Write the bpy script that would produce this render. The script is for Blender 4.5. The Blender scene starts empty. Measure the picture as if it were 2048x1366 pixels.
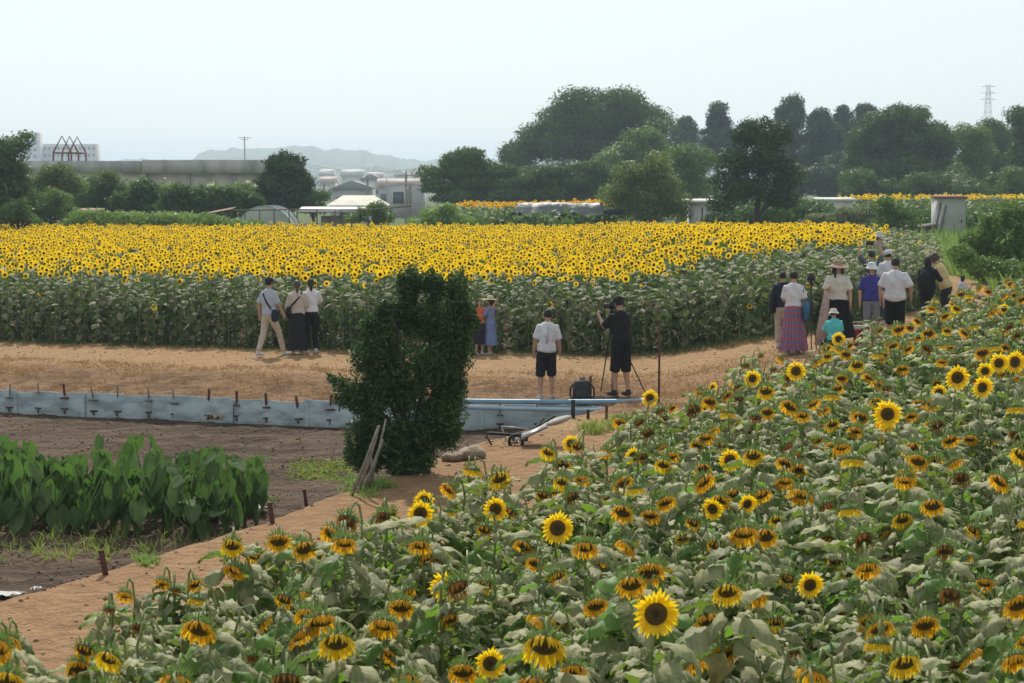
import bpy, math, random
import numpy as np
from mathutils import Vector, Matrix
random.seed(7)
rng = np.random.default_rng(11)
R = math.radians
scene = bpy.context.scene
COL = scene.collection

SKY_MUL = (3.22, 3.34, 3.30)
# ------------------------------------------------------------ camera, sky, sun, exposure
F = 3900.0            # focal length in pixels of the 2048 px wide photograph
H = 3.8               # eye height above the path
PITCH = math.atan(313.0 / F)
cam_d = bpy.data.cameras.new('camera'); cam = bpy.data.objects.new('camera', cam_d); COL.objects.link(cam)
cam_d.sensor_width = 36.0; cam_d.lens = F / 2048 * 36.0
cam_d.clip_start = 0.5; cam_d.clip_end = 9000
cam.location = (0, 0, H); cam.rotation_euler = (R(90) - PITCH, 0, 0)
scene.camera = cam
cam_d.dof.use_dof = True; cam_d.dof.focus_distance = 21.0; cam_d.dof.aperture_fstop = 7.0

SUN_EL, SUN_AZ = R(46), R(6)       # azimuth measured from +Y towards -X
w = bpy.data.worlds.new('World'); scene.world = w; w.use_nodes = True
nt = w.node_tree; nt.nodes.clear()
out = nt.nodes.new('ShaderNodeOutputWorld'); bg = nt.nodes.new('ShaderNodeBackground')
sky = nt.nodes.new('ShaderNodeTexSky'); sky.sky_type = 'NISHITA'; sky.sun_disc = False
sky.sun_elevation = SUN_EL; sky.sun_rotation = -SUN_AZ
sky.air_density = 1.0; sky.dust_density = 1.0; sky.ozone_density = 2.5; sky.altitude = 50
bg.inputs['Strength'].default_value = 0.10
hs = nt.nodes.new('ShaderNodeHueSaturation'); hs.inputs['Saturation'].default_value = 0.42; nt.links.new(sky.outputs[0], hs.inputs['Color']); gm = nt.nodes.new('ShaderNodeGamma'); gm.inputs['Gamma'].default_value = 0.40; nt.links.new(hs.outputs[0], gm.inputs[0])   # hazy summer sky: evened-out contrast
vm = nt.nodes.new('ShaderNodeVectorMath'); vm.operation = 'MULTIPLY'; vm.inputs[1].default_value = SKY_MUL; nt.links.new(gm.outputs[0], vm.inputs[0]); nt.links.new(vm.outputs[0], bg.inputs[0]); nt.links.new(bg.outputs[0], out.inputs[0])
sd = bpy.data.lights.new('sun', 'SUN'); sun = bpy.data.objects.new('sun', sd); COL.objects.link(sun)
sd.energy = 3.3; sd.angle = R(0.6); sd.color = (1.0, 0.93, 0.83)
sdir = Vector((-math.sin(SUN_AZ) * math.cos(SUN_EL), math.cos(SUN_AZ) * math.cos(SUN_EL), math.sin(SUN_EL)))
sun.rotation_euler = sdir.to_track_quat('Z', 'Y').to_euler()
scene.view_settings.view_transform = 'Standard'; scene.view_settings.look = 'None'
scene.view_settings.gamma = 1.0; scene.view_settings.exposure = 0.34
scene.render.engine = 'CYCLES'
scene.cycles.max_bounces = 6; scene.cycles.transparent_max_bounces = 6
scene.cycles.volume_bounces = 0

# ------------------------------------------------------------ projection helpers
_F = np.array([0, math.cos(PITCH), -math.sin(PITCH)]); _U = np.array([0, math.sin(PITCH), math.cos(PITCH)])
def ray(px, py):
    return _F + np.array([1, 0, 0]) * ((px - 1024) / F) + _U * ((683 - py) / F)
def P(px, py, d):            # point seen at (px, py) standing at distance d
    r = ray(px, py); t = d / r[1]
    return np.array([r[0] * t, d, H + r[2] * t])
def proj(p):
    v = np.asarray(p, float) - np.array([0, 0, H])
    z = v @ _F
    return 1024 + F * v[..., 0] / z, 683 - F * (v @ _U) / z
def G(px, py, off=0.0):      # where the line of sight meets the ground (raised by off)
    r = ray(px, py); lo = 5.0; last = None
    for i in range(900):
        t = lo + i * 0.25
        p = np.array([r[0] * t, r[1] * t, H + r[2] * t])
        if p[2] <= float(zg(p[0], p[1])) + off:
            break
    a, b = t - 0.25, t
    for i in range(14):
        m = (a + b) / 2
        p = np.array([r[0] * m, r[1] * m, H + r[2] * m])
        if p[2] <= float(zg(p[0], p[1])) + off: b = m
        else: a = m
    return p

# ------------------------------------------------------------ materials
def _n(nt, t, **kw):
    n = nt.nodes.new(t)
    for k, v in kw.items(): setattr(n, k, v)
    return n
def c4(c): return (c[0], c[1], c[2], 1)
def mat(name, c1, c2=None, rough=0.8, scale=6.0, bump=0.0, bscale=None, transl=0.0, tcol=None, var=0.0,
        metal=0.0, spec=0.4, coord='Object', detail=5, lo=0.35, hi=0.65, stretch=None, attr=None, vein=None):
    m = bpy.data.materials.new(name); m.use_nodes = True
    nt = m.node_tree; nt.nodes.clear(); L = nt.links
    o = _n(nt, 'ShaderNodeOutputMaterial'); b = _n(nt, 'ShaderNodeBsdfPrincipled')
    b.inputs['Roughness'].default_value = rough; b.inputs['Metallic'].default_value = metal
    b.inputs['Specular IOR Level'].default_value = spec
    c2 = c2 or tuple(x * 0.75 for x in c1)
    tc = _n(nt, 'ShaderNodeTexCoord'); mp = _n(nt, 'ShaderNodeMapping')
    if stretch: mp.inputs['Scale'].default_value = stretch
    L.new(tc.outputs[coord], mp.inputs[0])
    no = _n(nt, 'ShaderNodeTexNoise'); no.inputs['Scale'].default_value = scale; no.inputs['Detail'].default_value = detail
    L.new(mp.outputs[0], no.inputs['Vector'])
    rp = _n(nt, 'ShaderNodeMapRange'); rp.inputs['From Min'].default_value = lo; rp.inputs['From Max'].default_value = hi
    mx = _n(nt, 'ShaderNodeMix', data_type='RGBA')
    mx.inputs[6].default_value = c4(c1); mx.inputs[7].default_value = c4(c2)
    if attr:
        at = _n(nt, 'ShaderNodeAttribute', attribute_name=attr)
        ad = _n(nt, 'ShaderNodeMath', operation='MULTIPLY_ADD'); ad.inputs[1].default_value = 0.5; 
        L.new(no.outputs[0], rp.inputs[0]); L.new(rp.outputs[0], ad.inputs[0])
        sc = _n(nt, 'ShaderNodeMath', operation='MULTIPLY_ADD'); sc.inputs[1].default_value = 1.0; sc.inputs[2].default_value = -0.25
        L.new(at.outputs['Fac'], sc.inputs[0]); L.new(sc.outputs[0], ad.inputs[2]); ad.use_clamp = True
        L.new(ad.outputs[0], mx.inputs[0])
    else:
        L.new(no.outputs[0], rp.inputs[0]); L.new(rp.outputs[0], mx.inputs[0])
    col = mx.outputs[2]
    if vein:
        va = _n(nt, 'ShaderNodeAttribute', attribute_name='vein'); vs = _n(nt, 'ShaderNodeMath', operation='PINGPONG'); vs.inputs[1].default_value = 1.0; L.new(va.outputs['Fac'], vs.inputs[0])
        vr = _n(nt, 'ShaderNodeMapRange'); vr.inputs['From Min'].default_value = .0; vr.inputs['From Max'].default_value = .32; vr.inputs['To Min'].default_value = .75; vr.inputs['To Max'].default_value = 0; L.new(vs.outputs[0], vr.inputs[0])
        gt = _n(nt, 'ShaderNodeMath', operation='GREATER_THAN'); gt.inputs[1].default_value = .001; L.new(va.outputs['Fac'], gt.inputs[0]); vm_ = _n(nt, 'ShaderNodeMath', operation='MULTIPLY'); L.new(gt.outputs[0], vm_.inputs[0]); L.new(vr.outputs[0], vm_.inputs[1])
        m2 = _n(nt, 'ShaderNodeMix', data_type='RGBA'); m2.inputs[7].default_value = c4(vein); L.new(vm_.outputs[0], m2.inputs[0]); L.new(col, m2.inputs[6]); col = m2.outputs[2]
    L.new(col, b.inputs['Base Color'])
    if bump:
        n2 = _n(nt, 'ShaderNodeTexNoise'); n2.inputs['Scale'].default_value = bscale or scale * 4; n2.inputs['Detail'].default_value = 4
        L.new(mp.outputs[0], n2.inputs['Vector'])
        bp = _n(nt, 'ShaderNodeBump'); bp.inputs['Strength'].default_value = 1.0; bp.inputs['Distance'].default_value = bump
        L.new(n2.outputs[0], bp.inputs['Height']); L.new(bp.outputs[0], b.inputs['Normal'])
    if transl:
        t = _n(nt, 'ShaderNodeBsdfTranslucent'); ms = _n(nt, 'ShaderNodeMixShader'); ms.inputs[0].default_value = transl
        if tcol: t.inputs[0].default_value = c4(tcol)
        else: L.new(col, t.inputs[0])
        L.new(b.outputs[0], ms.inputs[1]); L.new(t.outputs[0], ms.inputs[2]); L.new(ms.outputs[0], o.inputs[0])
    else:
        L.new(b.outputs[0], o.inputs[0])
    return m
_mc = {}
def cloth(c, name='cloth', k=0.8):
    key = (name,) + tuple(round(x, 3) for x in c)
    if key not in _mc:
        _mc[key] = mat(name, c, tuple(x * k for x in c), rough=0.85, scale=9, bump=0.012, bscale=14, spec=0.2)
    return _mc[key]

# ------------------------------------------------------------ meshes
def mesh_np(name, V, Q=None, T=None, mats=(), mi=None, attr=None, smooth=False):
    V = np.asarray(V, np.float32).reshape(-1, 3)
    me = bpy.data.meshes.new(name)
    Q = np.zeros((0, 4), np.int32) if Q is None or len(Q) == 0 else np.asarray(Q, np.int32)
    T = np.zeros((0, 3), np.int32) if T is None or len(T) == 0 else np.asarray(T, np.int32)
    me.vertices.add(len(V)); me.vertices.foreach_set('co', V.ravel())
    me.loops.add(Q.size + T.size)
    me.loops.foreach_set('vertex_index', np.concatenate([Q.ravel(), T.ravel()]).astype(np.int32))
    n = len(Q) + len(T); me.polygons.add(n)
    st = np.concatenate([np.arange(len(Q)) * 4, len(Q) * 4 + np.arange(len(T)) * 3]).astype(np.int32)
    me.polygons.foreach_set('loop_start', st)
    for m in mats: me.materials.append(m)
    if mi is not None: me.polygons.foreach_set('material_index', np.asarray(mi, np.int32))
    if smooth: me.polygons.foreach_set('use_smooth', np.ones(n, bool))
    if attr is not None:
        for k, a in attr.items():
            at = me.attributes.new(k, 'FLOAT', 'POINT'); at.data.foreach_set('value', np.asarray(a, np.float32))
    me.update(calc_edges=True)
    return me
def link(name, me, parent=None, loc=None, rz=None):
    o = bpy.data.objects.new(name, me); COL.objects.link(o)
    if parent is not None: o.parent = parent
    if loc is not None: o.location = tuple(float(v) for v in loc)
    if rz is not None: o.rotation_euler = (0, 0, rz)
    return o
def tag(o, label=None, cat=None, group=None, kind=None):
    if label: o['label'] = label
    if cat: o['category'] = cat
    if group: o['group'] = group
    if kind: o['kind'] = kind
    return o
def thing(name, label, cat, loc=(0, 0, 0), rz=0, group=None):
    return tag(link(name, None, None, loc, rz), label, cat, group)

class MB:                     # collects shapes, builds ONE mesh object
    def __init__(s): s.V = []; s.Q = []; s.T = []; s.n = 0; s.mq = []; s.mt = []; s.a = []; s.b = []
    def add(s, V, Q=(), T=(), m=0, a=0.5, b=0.0):
        V = np.asarray(V, float).reshape(-1, 3)
        if len(Q): s.Q.append(np.asarray(Q) + s.n); s.mq += [m] * len(Q)
        if len(T): s.T.append(np.asarray(T) + s.n); s.mt += [m] * len(T)
        s.V.append(V); s.a.append(np.broadcast_to(np.asarray(a, float), (len(V),)).copy()); s.b.append(np.broadcast_to(np.asarray(b, float), (len(V),)).copy()); s.n += len(V)
        return s
    def box(s, c, size, rot=None, m=0):
        x, y, z = np.array(size) / 2
        v = np.array([[-x,-y,-z],[x,-y,-z],[x,y,-z],[-x,y,-z],[-x,-y,z],[x,-y,z],[x,y,z],[-x,y,z]])
        if rot is not None: v = v @ rotm(*rot).T
        return s.add(v + np.array(c), [[3,2,1,0],[4,5,6,7],[0,1,5,4],[1,2,6,5],[2,3,7,6],[3,0,4,7]], m=m)
    def tube(s, pts, rad, n=8, m=0, cap=True, a=0.5):
        V, Q, T = sweep(pts, rad, n, cap); return s.add(V, Q, T, m, a)
    def arrays(s):
        V = np.concatenate(s.V); Q = np.concatenate(s.Q) if s.Q else np.zeros((0, 4), int)
        T = np.concatenate(s.T) if s.T else np.zeros((0, 3), int)
        return V, Q, T, np.array(s.mq + s.mt), np.concatenate(s.a)
    def mesh(s, name, mats, smooth=False):
        V, Q, T, mi, a = s.arrays()
        if not isinstance(mats, (list, tuple)): mats = [mats]
        at = {'var': a}; b = np.concatenate(s.b)
        if b.any(): at['vein'] = b
        return mesh_np(name, V, Q, T, mats, mi, at, smooth)
    def build(s, name, mats, parent=None, smooth=False, loc=None, rz=None):
        return link(name, s.mesh(name, mats, smooth), parent, loc, rz)

def rotm(rx, ry, rz):
    cx, sx, cy, sy, cz, sz = math.cos(rx), math.sin(rx), math.cos(ry), math.sin(ry), math.cos(rz), math.sin(rz)
    X = np.array([[1,0,0],[0,cx,-sx],[0,sx,cx]]); Y = np.array([[cy,0,sy],[0,1,0],[-sy,0,cy]]); Z = np.array([[cz,-sz,0],[sz,cz,0],[0,0,1]])
    return Z @ Y @ X
def unit(v): v = np.asarray(v, float); return v / (np.linalg.norm(v) + 1e-9)
def sweep(pts, rad, n=8, cap=True, ref=None):
    pts = np.asarray(pts, float); k = len(pts)
    rad = [(r, r) if np.isscalar(r) else tuple(r) for r in (rad if hasattr(rad, '__len__') else [rad] * k)]
    tan = [unit(pts[min(i + 1, k - 1)] - pts[max(i - 1, 0)]) for i in range(k)]
    a = np.array(ref if ref is not None else ([1, 0, 0] if abs(tan[0][0]) < 0.9 else [0, 1, 0]), float)
    V = []
    for i in range(k):
        a = unit(a - tan[i] * (a @ tan[i])); b = np.cross(tan[i], a)
        th = np.arange(n) * 2 * math.pi / n
        V.append(pts[i] + np.outer(np.cos(th) * rad[i][0], a) + np.outer(np.sin(th) * rad[i][1], b))
    V = np.concatenate(V)
    Q = [[i*n+j, i*n+(j+1)%n, (i+1)*n+(j+1)%n, (i+1)*n+j] for i in range(k-1) for j in range(n)]
    T = []
    if cap:
        V = np.concatenate([V, [pts[0] - tan[0]*min(rad[0])*0.5, pts[-1] + tan[-1]*min(rad[-1])*0.5]]); c0, c1 = k*n, k*n+1
        T = [[c0, (j+1)%n, j] for j in range(n)] + [[c1, (k-1)*n+j, (k-1)*n+(j+1)%n] for j in range(n)]
    return V, Q, T
def ellipsoid(c, r, nu=12, nv=8, rot=None):
    V = [[0, 0, -1]]
    for i in range(1, nv):
        ph = -math.pi/2 + math.pi*i/nv
        for j in range(nu):
            th = 2*math.pi*j/nu; V.append([math.cos(ph)*math.cos(th), math.cos(ph)*math.sin(th), math.sin(ph)])
    V.append([0, 0, 1]); V = np.array(V) * np.array(r)
    if rot is not None: V = V @ rotm(*rot).T
    Q = [[1+i*nu+j, 1+i*nu+(j+1)%nu, 1+(i+1)*nu+(j+1)%nu, 1+(i+1)*nu+j] for i in range(nv-2) for j in range(nu)]
    e = len(V)-1; b = 1+(nv-2)*nu
    T = [[0, 1+(j+1)%nu, 1+j] for j in range(nu)] + [[e, b+j, b+(j+1)%nu] for j in range(nu)]
    return V + np.array(c), Q, T
def scatter(tpl, M, L, a=None):        # template arrays copied N times: M (N,3,3), L (N,3)
    V, Q, T, mi, av = tpl; N = len(L); k = len(V)
    VV = (np.einsum('nij,kj->nki', M, V) + L[:, None, :]).reshape(-1, 3)
    off = (np.arange(N) * k)[:, None, None]
    QQ = (np.asarray(Q)[None] + off).reshape(-1, 4) if len(Q) else np.zeros((0, 4), int)
    TT = (np.asarray(T)[None] + off).reshape(-1, 3) if len(T) else np.zeros((0, 3), int)
    mi = np.asarray(mi); mm = np.concatenate([np.tile(mi[:len(Q)], N), np.tile(mi[len(Q):], N)])
    aa = np.repeat(a, k) if a is not None else np.tile(av, N)
    return VV, QQ, TT, mm, aa
def merge(parts):
    V = []; Q = []; T = []; mq = []; mt = []; A = []; n = 0
    for v, q, t, m, a in parts:
        V.append(v); Q.append(q + n if len(q) else np.zeros((0, 4), int)); T.append(t + n if len(t) else np.zeros((0, 3), int))
        mq.append(m[:len(q)]); mt.append(m[len(q):]); A.append(a); n += len(v)
    return np.concatenate(V), np.concatenate(Q), np.concatenate(T), np.concatenate(mq + mt), np.concatenate(A)
def mesh_of(name, arr, mats, smooth=False):
    V, Q, T, m, a = arr
    return mesh_np(name, V, Q, T, mats, m, {'var': a}, smooth)
def rot_many(N, tilt, zr=None, r=rng):     # random yaw, small tilts
    z = r.uniform(0, 2*math.pi, N) if zr is None else zr
    ax = r.normal(0, tilt, N); ay = r.normal(0, tilt, N)
    return euler_many(ax, ay, z)
def euler_many(ax, ay, az):
    N = len(az); M = np.zeros((N, 3, 3)); cx, sx, cy, sy, cz, sz = np.cos(ax), np.sin(ax), np.cos(ay), np.sin(ay), np.cos(az), np.sin(az)
    M[:,0,0]=cz*cy; M[:,0,1]=cz*sy*sx-sz*cx; M[:,0,2]=cz*sy*cx+sz*sx
    M[:,1,0]=sz*cy; M[:,1,1]=sz*sy*sx+cz*cx; M[:,1,2]=sz*sy*cx-cz*sx
    M[:,2,0]=-sy; M[:,2,1]=cy*sx; M[:,2,2]=cy*cx
    return M

# ------------------------------------------------------------ terrain
def sst(x, a, b):
    t = np.clip((x - a) / (b - a), 0, 1); return t*t*(3-2*t)
def seg_dist(x, y, poly, closed=False):
    d = np.full(np.shape(x), 1e9); pts = list(poly) + ([poly[0]] if closed else [])
    for (x0, y0), (x1, y1) in zip(pts[:-1], pts[1:]):
        dx, dy = x1-x0, y1-y0; t = np.clip(((x-x0)*dx+(y-y0)*dy)/(dx*dx+dy*dy), 0, 1)
        d = np.minimum(d, np.hypot(x-x0-t*dx, y-y0-t*dy))
    return d
def inside(x, y, poly):
    x = np.asarray(x, float); y = np.asarray(y, float); r = np.zeros(np.shape(x), bool); n = len(poly)
    for i in range(n):
        x0, y0 = poly[i]; x1, y1 = poly[(i+1) % n]
        c = ((y0 > y) != (y1 > y)) & (x < (x1-x0)*(y-y0)/((y1-y0) if y1 != y0 else 1e-9)+x0)
        r ^= c
    return r
BOARD = [(-30, 45), (-20, 41.2), (-10, 38.0), (-3.05, 35.7), (-0.76, 35.4), (1.6, 35.1), (2.5, 34.9)]
RIDGE = [(2.5, 34.9), (-0.55, 28.3), (-2.05, 23.9), (-2.7, 21.9), (-3.97, 19.0), (-4.7, 17.4), (-6.2, 13), (-9, 6), (-14, 0)]
LOW = BOARD + RIDGE + [(-60, 0), (-60, 52)]
FIELD_B = [(-60, 58), (-22, 50), (-12.3, 47.2), (-3.7, 44.7), (3.1, 43.4), (5.0, 41.2), (5.9, 41.6), (8.2, 45.5), (11.2, 51), (13.2, 60), (15, 75), (19, 99), (-32, 104), (-75, 108)]
BLOOM = [(-60, 58.3), (-22, 50.3), (-12.3, 47.5), (-3.7, 45.0), (4.2, 43.6), (7.2, 47.2), (10.8, 55.5), (13.4, 68), (18.3, 98.5), (-32, 103.5), (-75, 107.5)]
def vnoise(x, y, s):
    x = np.asarray(x) / s; y = np.asarray(y) / s
    return (np.sin(x*1.7+np.sin(y*2.3+1.1)*1.3)+np.sin(y*1.9+np.sin(x*1.3+0.4)*1.7)+np.sin((x+y)*2.7+np.sin(x*3.1-y*2.1)))/3
def zg(x, y):
    x = np.asarray(x, float); y = np.asarray(y, float)
    z = 0.6 * sst(x, 2.6, 5.8) * sst(y, 20, 34) * (1 - 0.8*sst(y, 60, 95))
    z = z + (0.3 + 0.75 * sst(x, 5, 25)) * sst(y, 100, 128)
    ins = inside(x, y, LOW)
    db = seg_dist(x, y, BOARD); dr = seg_dist(x, y, RIDGE)
    bank = -0.30 * (1 - sst(db, 0.2, 3.2)) * (1 - ins) * (y > 30) * (1 - sst(x, -.5, 1.8))
    z = z + bank
    low = -0.62 + 0.075*(1-2*np.abs(np.sin((y + x*0.30 + 0.30*vnoise(x, y, 3.0)) * math.pi/1.25))**.6)*(.7+.3*vnoise(x, y, 1.7)) + 0.02*vnoise(x, y, 0.33)
    low = low + 0.45 * sst(x, 0.2, 2.2)
    edge = np.minimum(sst(db, 0.0, 0.10), sst(dr, 0.0, 0.9))
    z = np.where(ins, z + low * edge + np.where(ins, -0.30*(1-edge)*(db < 0.2)*(1-sst(x, 1.0, 3.2)), 0), z)
    bnk = (1 - ins) * (db < 5) * (y > 30)
    z = z + 0.015*vnoise(x, y, 0.7) + 0.03*bnk*vnoise(x, y, 0.9)*sst(db, .2, .8) + 0.012*vnoise(x+3, y, 0.21)
    return z
EDGE = [(-3.6, 4.0), (-2.75, 9.0), (-2.2, 11.5), (-1.7, 13.2), (-0.3, 16.2), (1.55, 21.2), (3.0, 24.8), (4.5, 27.0), (6.9, 32), (10.4, 39.3), (15, 48), (24, 66)]
FG = EDGE + [(60, 66), (60, 0), (-4, 0)]
def build_terrain():
    def line(lo, hi, step, far, g):
        a = [0.0]; c = lo
        out = list(np.arange(lo, hi, step)); s = step; v = out[-1]; up = []
        while v < far: s *= g; v += s; up.append(v)
        return out, up
    xs, up = line(-14, 14, 0.12, 3600, 1.16)
    X = np.array(sorted([-u for u in up] + xs + up))
    ys, up = line(6, 56, 0.12, 3600, 1.045)
    Y = np.array([-60, -30, -15, -8, -3, 0, 2, 4, 5] + ys + up)
    gx, gy = np.meshgrid(X, Y); Z = zg(gx, gy)
    ins = inside(gx, gy, LOW); dr = seg_dist(gx, gy, RIDGE); db = seg_dist(gx, gy, BOARD)
    nz = 0.25*vnoise(gx, gy, 0.8) + 0.12*vnoise(gx, gy, 0.3)
    soil = ins * sst(dr + nz, 0.15, 0.9)
    soil = np.where(ins & (gx > 0.2), soil * (1 - sst(gx + nz, 0.6, 2.0)), soil)
    green = sst(gy + 4*nz, 96, 108)
    fld = (inside(gx, gy, FIELD_B) | inside(gx, gy, FG)).astype(float)
    df = np.minimum(seg_dist(gx, gy, FIELD_B, True), seg_dist(gx, gy, EDGE))
    litter = fld * sst(df + nz, 0.0, 0.5)
    # dry grass on the trodden bank top and at the field's foot
    dry = (1-ins) * (gy > 30) * sst(db + 2*nz, 2.2, 3.4) * (1-fld)
    bank = (1-ins) * (gy > 30) * (1 - sst(db + 1.6*nz, 2.0, 3.6)) * (1-fld) * (1 - sst(gx, 1.5, 4))
    V = np.stack([gx, gy, Z], -1).reshape(-1, 3)
    ny, nx = gx.shape
    idx = np.arange(nx*ny).reshape(ny, nx)
    Q = np.stack([idx[:-1, :-1], idx[:-1, 1:], idx[1:, 1:], idx[1:, :-1]], -1).reshape(-1, 4)
    cx = (gx[:-1, :-1] + gx[1:, 1:]) / 2; cy = (gy[:-1, :-1] + gy[1:, 1:]) / 2
    low = inside(cx, cy, LOW).ravel()
    pth = (~low) & (~inside(cx, cy, FIELD_B).ravel()) & (~inside(cx, cy, FG).ravel()) & (cy.ravel() < 62) & (np.abs(cx.ravel()) < 30)
    m = bpy.data.materials.new('earth'); m.use_nodes = True; nt = m.node_tree; nt.nodes.clear(); L = nt.links
    o = _n(nt, 'ShaderNodeOutputMaterial'); b = _n(nt, 'ShaderNodeBsdfPrincipled'); L.new(b.outputs[0], o.inputs[0])
    b.inputs['Roughness'].default_value = 0.95; b.inputs['Specular IOR Level'].default_value = 0.15
    tc = _n(nt, 'ShaderNodeTexCoord')
    def noise(s, d=5, st=None):
        n = _n(nt, 'ShaderNodeTexNoise'); n.inputs['Scale'].default_value = s; n.inputs['Detail'].default_value = d
        if st:
            mp = _n(nt, 'ShaderNodeMapping'); mp.inputs['Scale'].default_value = st; L.new(tc.outputs['Object'], mp.inputs[0]); L.new(mp.outputs[0], n.inputs['Vector'])
        else: L.new(tc.outputs['Object'], n.inputs['Vector'])
        return n.outputs[0]
    def ramp(src, lo, hi):
        r = _n(nt, 'ShaderNodeMapRange'); r.inputs['From Min'].default_value = lo; r.inputs['From Max'].default_value = hi; L.new(src, r.inputs[0]); return r.outputs[0]
    def mix(f, a, b_):
        x = _n(nt, 'ShaderNodeMix', data_type='RGBA'); L.new(f, x.inputs[0])
        for i, v in ((6, a), (7, b_)):
            if isinstance(v, tuple): x.inputs[i].default_value = c4(v)
            else: L.new(v, x.inputs[i])
        return x.outputs[2]
    def at(nm): return _n(nt, 'ShaderNodeAttribute', attribute_name=nm).outputs['Fac']
    n_big = noise(0.6); n_mid = noise(4.0); n_f = noise(26, 6)
    tan = mix(ramp(n_mid, .35, .65), (0.345, 0.208, 0.108), (0.250, 0.145, 0.073))
    tan = mix(ramp(n_f, .56, .72), tan, (0.41, 0.275, 0.16))
    tan = mix(ramp(n_big, .5, .75), tan, (0.29, 0.165, 0.085))
    dryc = mix(ramp(n_f, .38, .62), (0.26, 0.155, 0.075), (0.44, 0.295, 0.155))
    dryc = mix(ramp(noise(2.2), .5, .62), dryc, (0.34, 0.20, 0.10))
    so = mix(ramp(noise(1.3, 6, (0.25, 3.2, 1)), .38, .62), (0.135, 0.094, 0.062), (0.062, 0.042, 0.028))
    so = mix(ramp(n_f, .58, .75), so, (0.21, 0.14, 0.10))
    gr = mix(ramp(n_mid, .35, .65), (0.075, 0.12, 0.035), (0.15, 0.17, 0.07))
    li = mix(ramp(n_f, .4, .6), (0.05, 0.035, 0.022), (0.11, 0.085, 0.045))
    c = mix(at('dry'), tan, dryc); bkc = mix(ramp(noise(3.0, 7), .40, .60), (0.26, 0.155, 0.080), (0.15, 0.088, 0.048)); c = mix(at('bank'), c, bkc); c = mix(at('soil'), c, so); c = mix(at('litter'), c, li); c = mix(at('green'), c, gr)
    L.new(c, b.inputs['Base Color'])
    ad = _n(nt, 'ShaderNodeMath', operation='MULTIPLY_ADD'); L.new(noise(7, 6), ad.inputs[0]); ad.inputs[1].default_value = 2.0; L.new(n_f, ad.inputs[2])
    bp = _n(nt, 'ShaderNodeBump'); bp.inputs['Distance'].default_value = 0.045; L.new(ad.outputs[0], bp.inputs['Height']); L.new(bp.outputs[0], b.inputs['Normal'])
    A = {'soil': soil.ravel(), 'green': green.ravel(), 'litter': litter.ravel(), 'dry': dry.ravel(), 'bank': bank.ravel()}
    for nm, sel in (('ground', ~(low | pth)), ('soil_field', low), ('path', pth)):
        q = Q[sel]; u, inv = np.unique(q, return_inverse=True)
        me = mesh_np(nm, V[u], inv.reshape(-1, 4), None, [m], None, {k: a[u] for k, a in A.items()}, True)
        ob = link(nm, me); ob['kind'] = 'structure'
build_terrain()

# ------------------------------------------------------------ foliage
def leaf_mat(name, a, b_, tr=0.35, tc=None, rough=0.55, sc=0.6, spec=0.35):
    return mat(name, a, b_, rough=rough, scale=sc, transl=tr, tcol=tc, attr='var', spec=spec)
M = {}
M['evergreen'] = leaf_mat('evergreen_leaves', (0.032, 0.073, 0.016), (0.122, 0.203, 0.05), tc=(0.096, 0.176, 0.032))
M['dark'] = leaf_mat('dark_leaves', (0.019, 0.046, 0.013), (0.073, 0.133, 0.037), tc=(0.048, 0.096, 0.024), tr=.25)
M['blue'] = leaf_mat('conifer_needles', (0.031, 0.056, 0.039), (0.088, 0.14, 0.081), tc=(0.08, 0.128, 0.048), tr=.25)
M['mid'] = leaf_mat('green_leaves', (0.054, 0.117, 0.02), (0.193, 0.3, 0.069), tc=(0.16, 0.272, 0.048))
M['pale'] = leaf_mat('pale_green_leaves', (0.070, 0.115, 0.026), (0.190, 0.240, 0.080), tc=(0.224, 0.32, 0.064))
M['grassy'] = leaf_mat('weed_leaves', (0.134, 0.27, 0.042), (0.303, 0.434, 0.111), tc=(0.272, 0.416, 0.08))
M['reed'] = leaf_mat('reed_leaves', (0.15, 0.195, 0.09), (0.29, 0.319, 0.189), tc=(0.224, 0.288, 0.112))
M['bark'] = mat('bark', (0.085, 0.065, 0.048), (0.045, 0.034, 0.026), scale=9, bump=0.03, stretch=(3, 3, .6))
LEAF4 = (np.array([[0,-.5,0],[.30,0,.06],[0,.5,0],[-.30,0,.06]]), np.array([[0,1,2,3]]), [], [0], np.full(4, .5))
def leaf_cloud(clumps, per_m2, size, r, up=0.0, elong=1.0, droop=0.0):
    """clumps: (cx,cy,cz,rx,ry,rz); leaves spread through each clump's outer shell"""
    L = []; A = []; O = []
    for cx, cy, cz, rx, ry, rz in clumps:
        area = 4*math.pi*((rx*ry)**1.6/3+(rx*rz)**1.6/3+(ry*rz)**1.6/3)**(1/1.6)
        n = max(5, int(area*per_m2)); d = r.normal(size=(n, 3)); d /= np.linalg.norm(d, axis=1)[:, None]
        rad = r.uniform(0.45, 1.0, n)**0.6*r.choice([1, 1, 1, 1.18], n)
        L.append(np.array([cx, cy, cz]) + d*rad[:, None]*np.array([rx, ry, rz])); O.append(d)
        A.append(np.clip(r.normal(0.45, .20, n) + r.normal(0, .24), 0, 1))
    L = np.concatenate(L); A = np.concatenate(A); O = np.concatenate(O); N = len(L)
    if up == 0.0:
        nn = O + r.normal(0, .42, (N, 3)); nn /= np.linalg.norm(nn, axis=1)[:, None]; h = r.normal(size=(N, 3)); sx = np.cross(h, nn); sx /= np.linalg.norm(sx, axis=1)[:, None]; sy = np.cross(nn, sx); Mx = np.stack([sx, sy, nn], -1)
    else: az = r.uniform(0, 2*math.pi, N); Mx = euler_many(r.normal(up, 0.75, N), r.normal(0, 0.75, N), az)
    s = size*r.uniform(.6, 1.35, N); Mx = Mx*s[:, None, None]; Mx[:, :, 1] *= elong
    return scatter(LEAF4, Mx, L, A)
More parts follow.
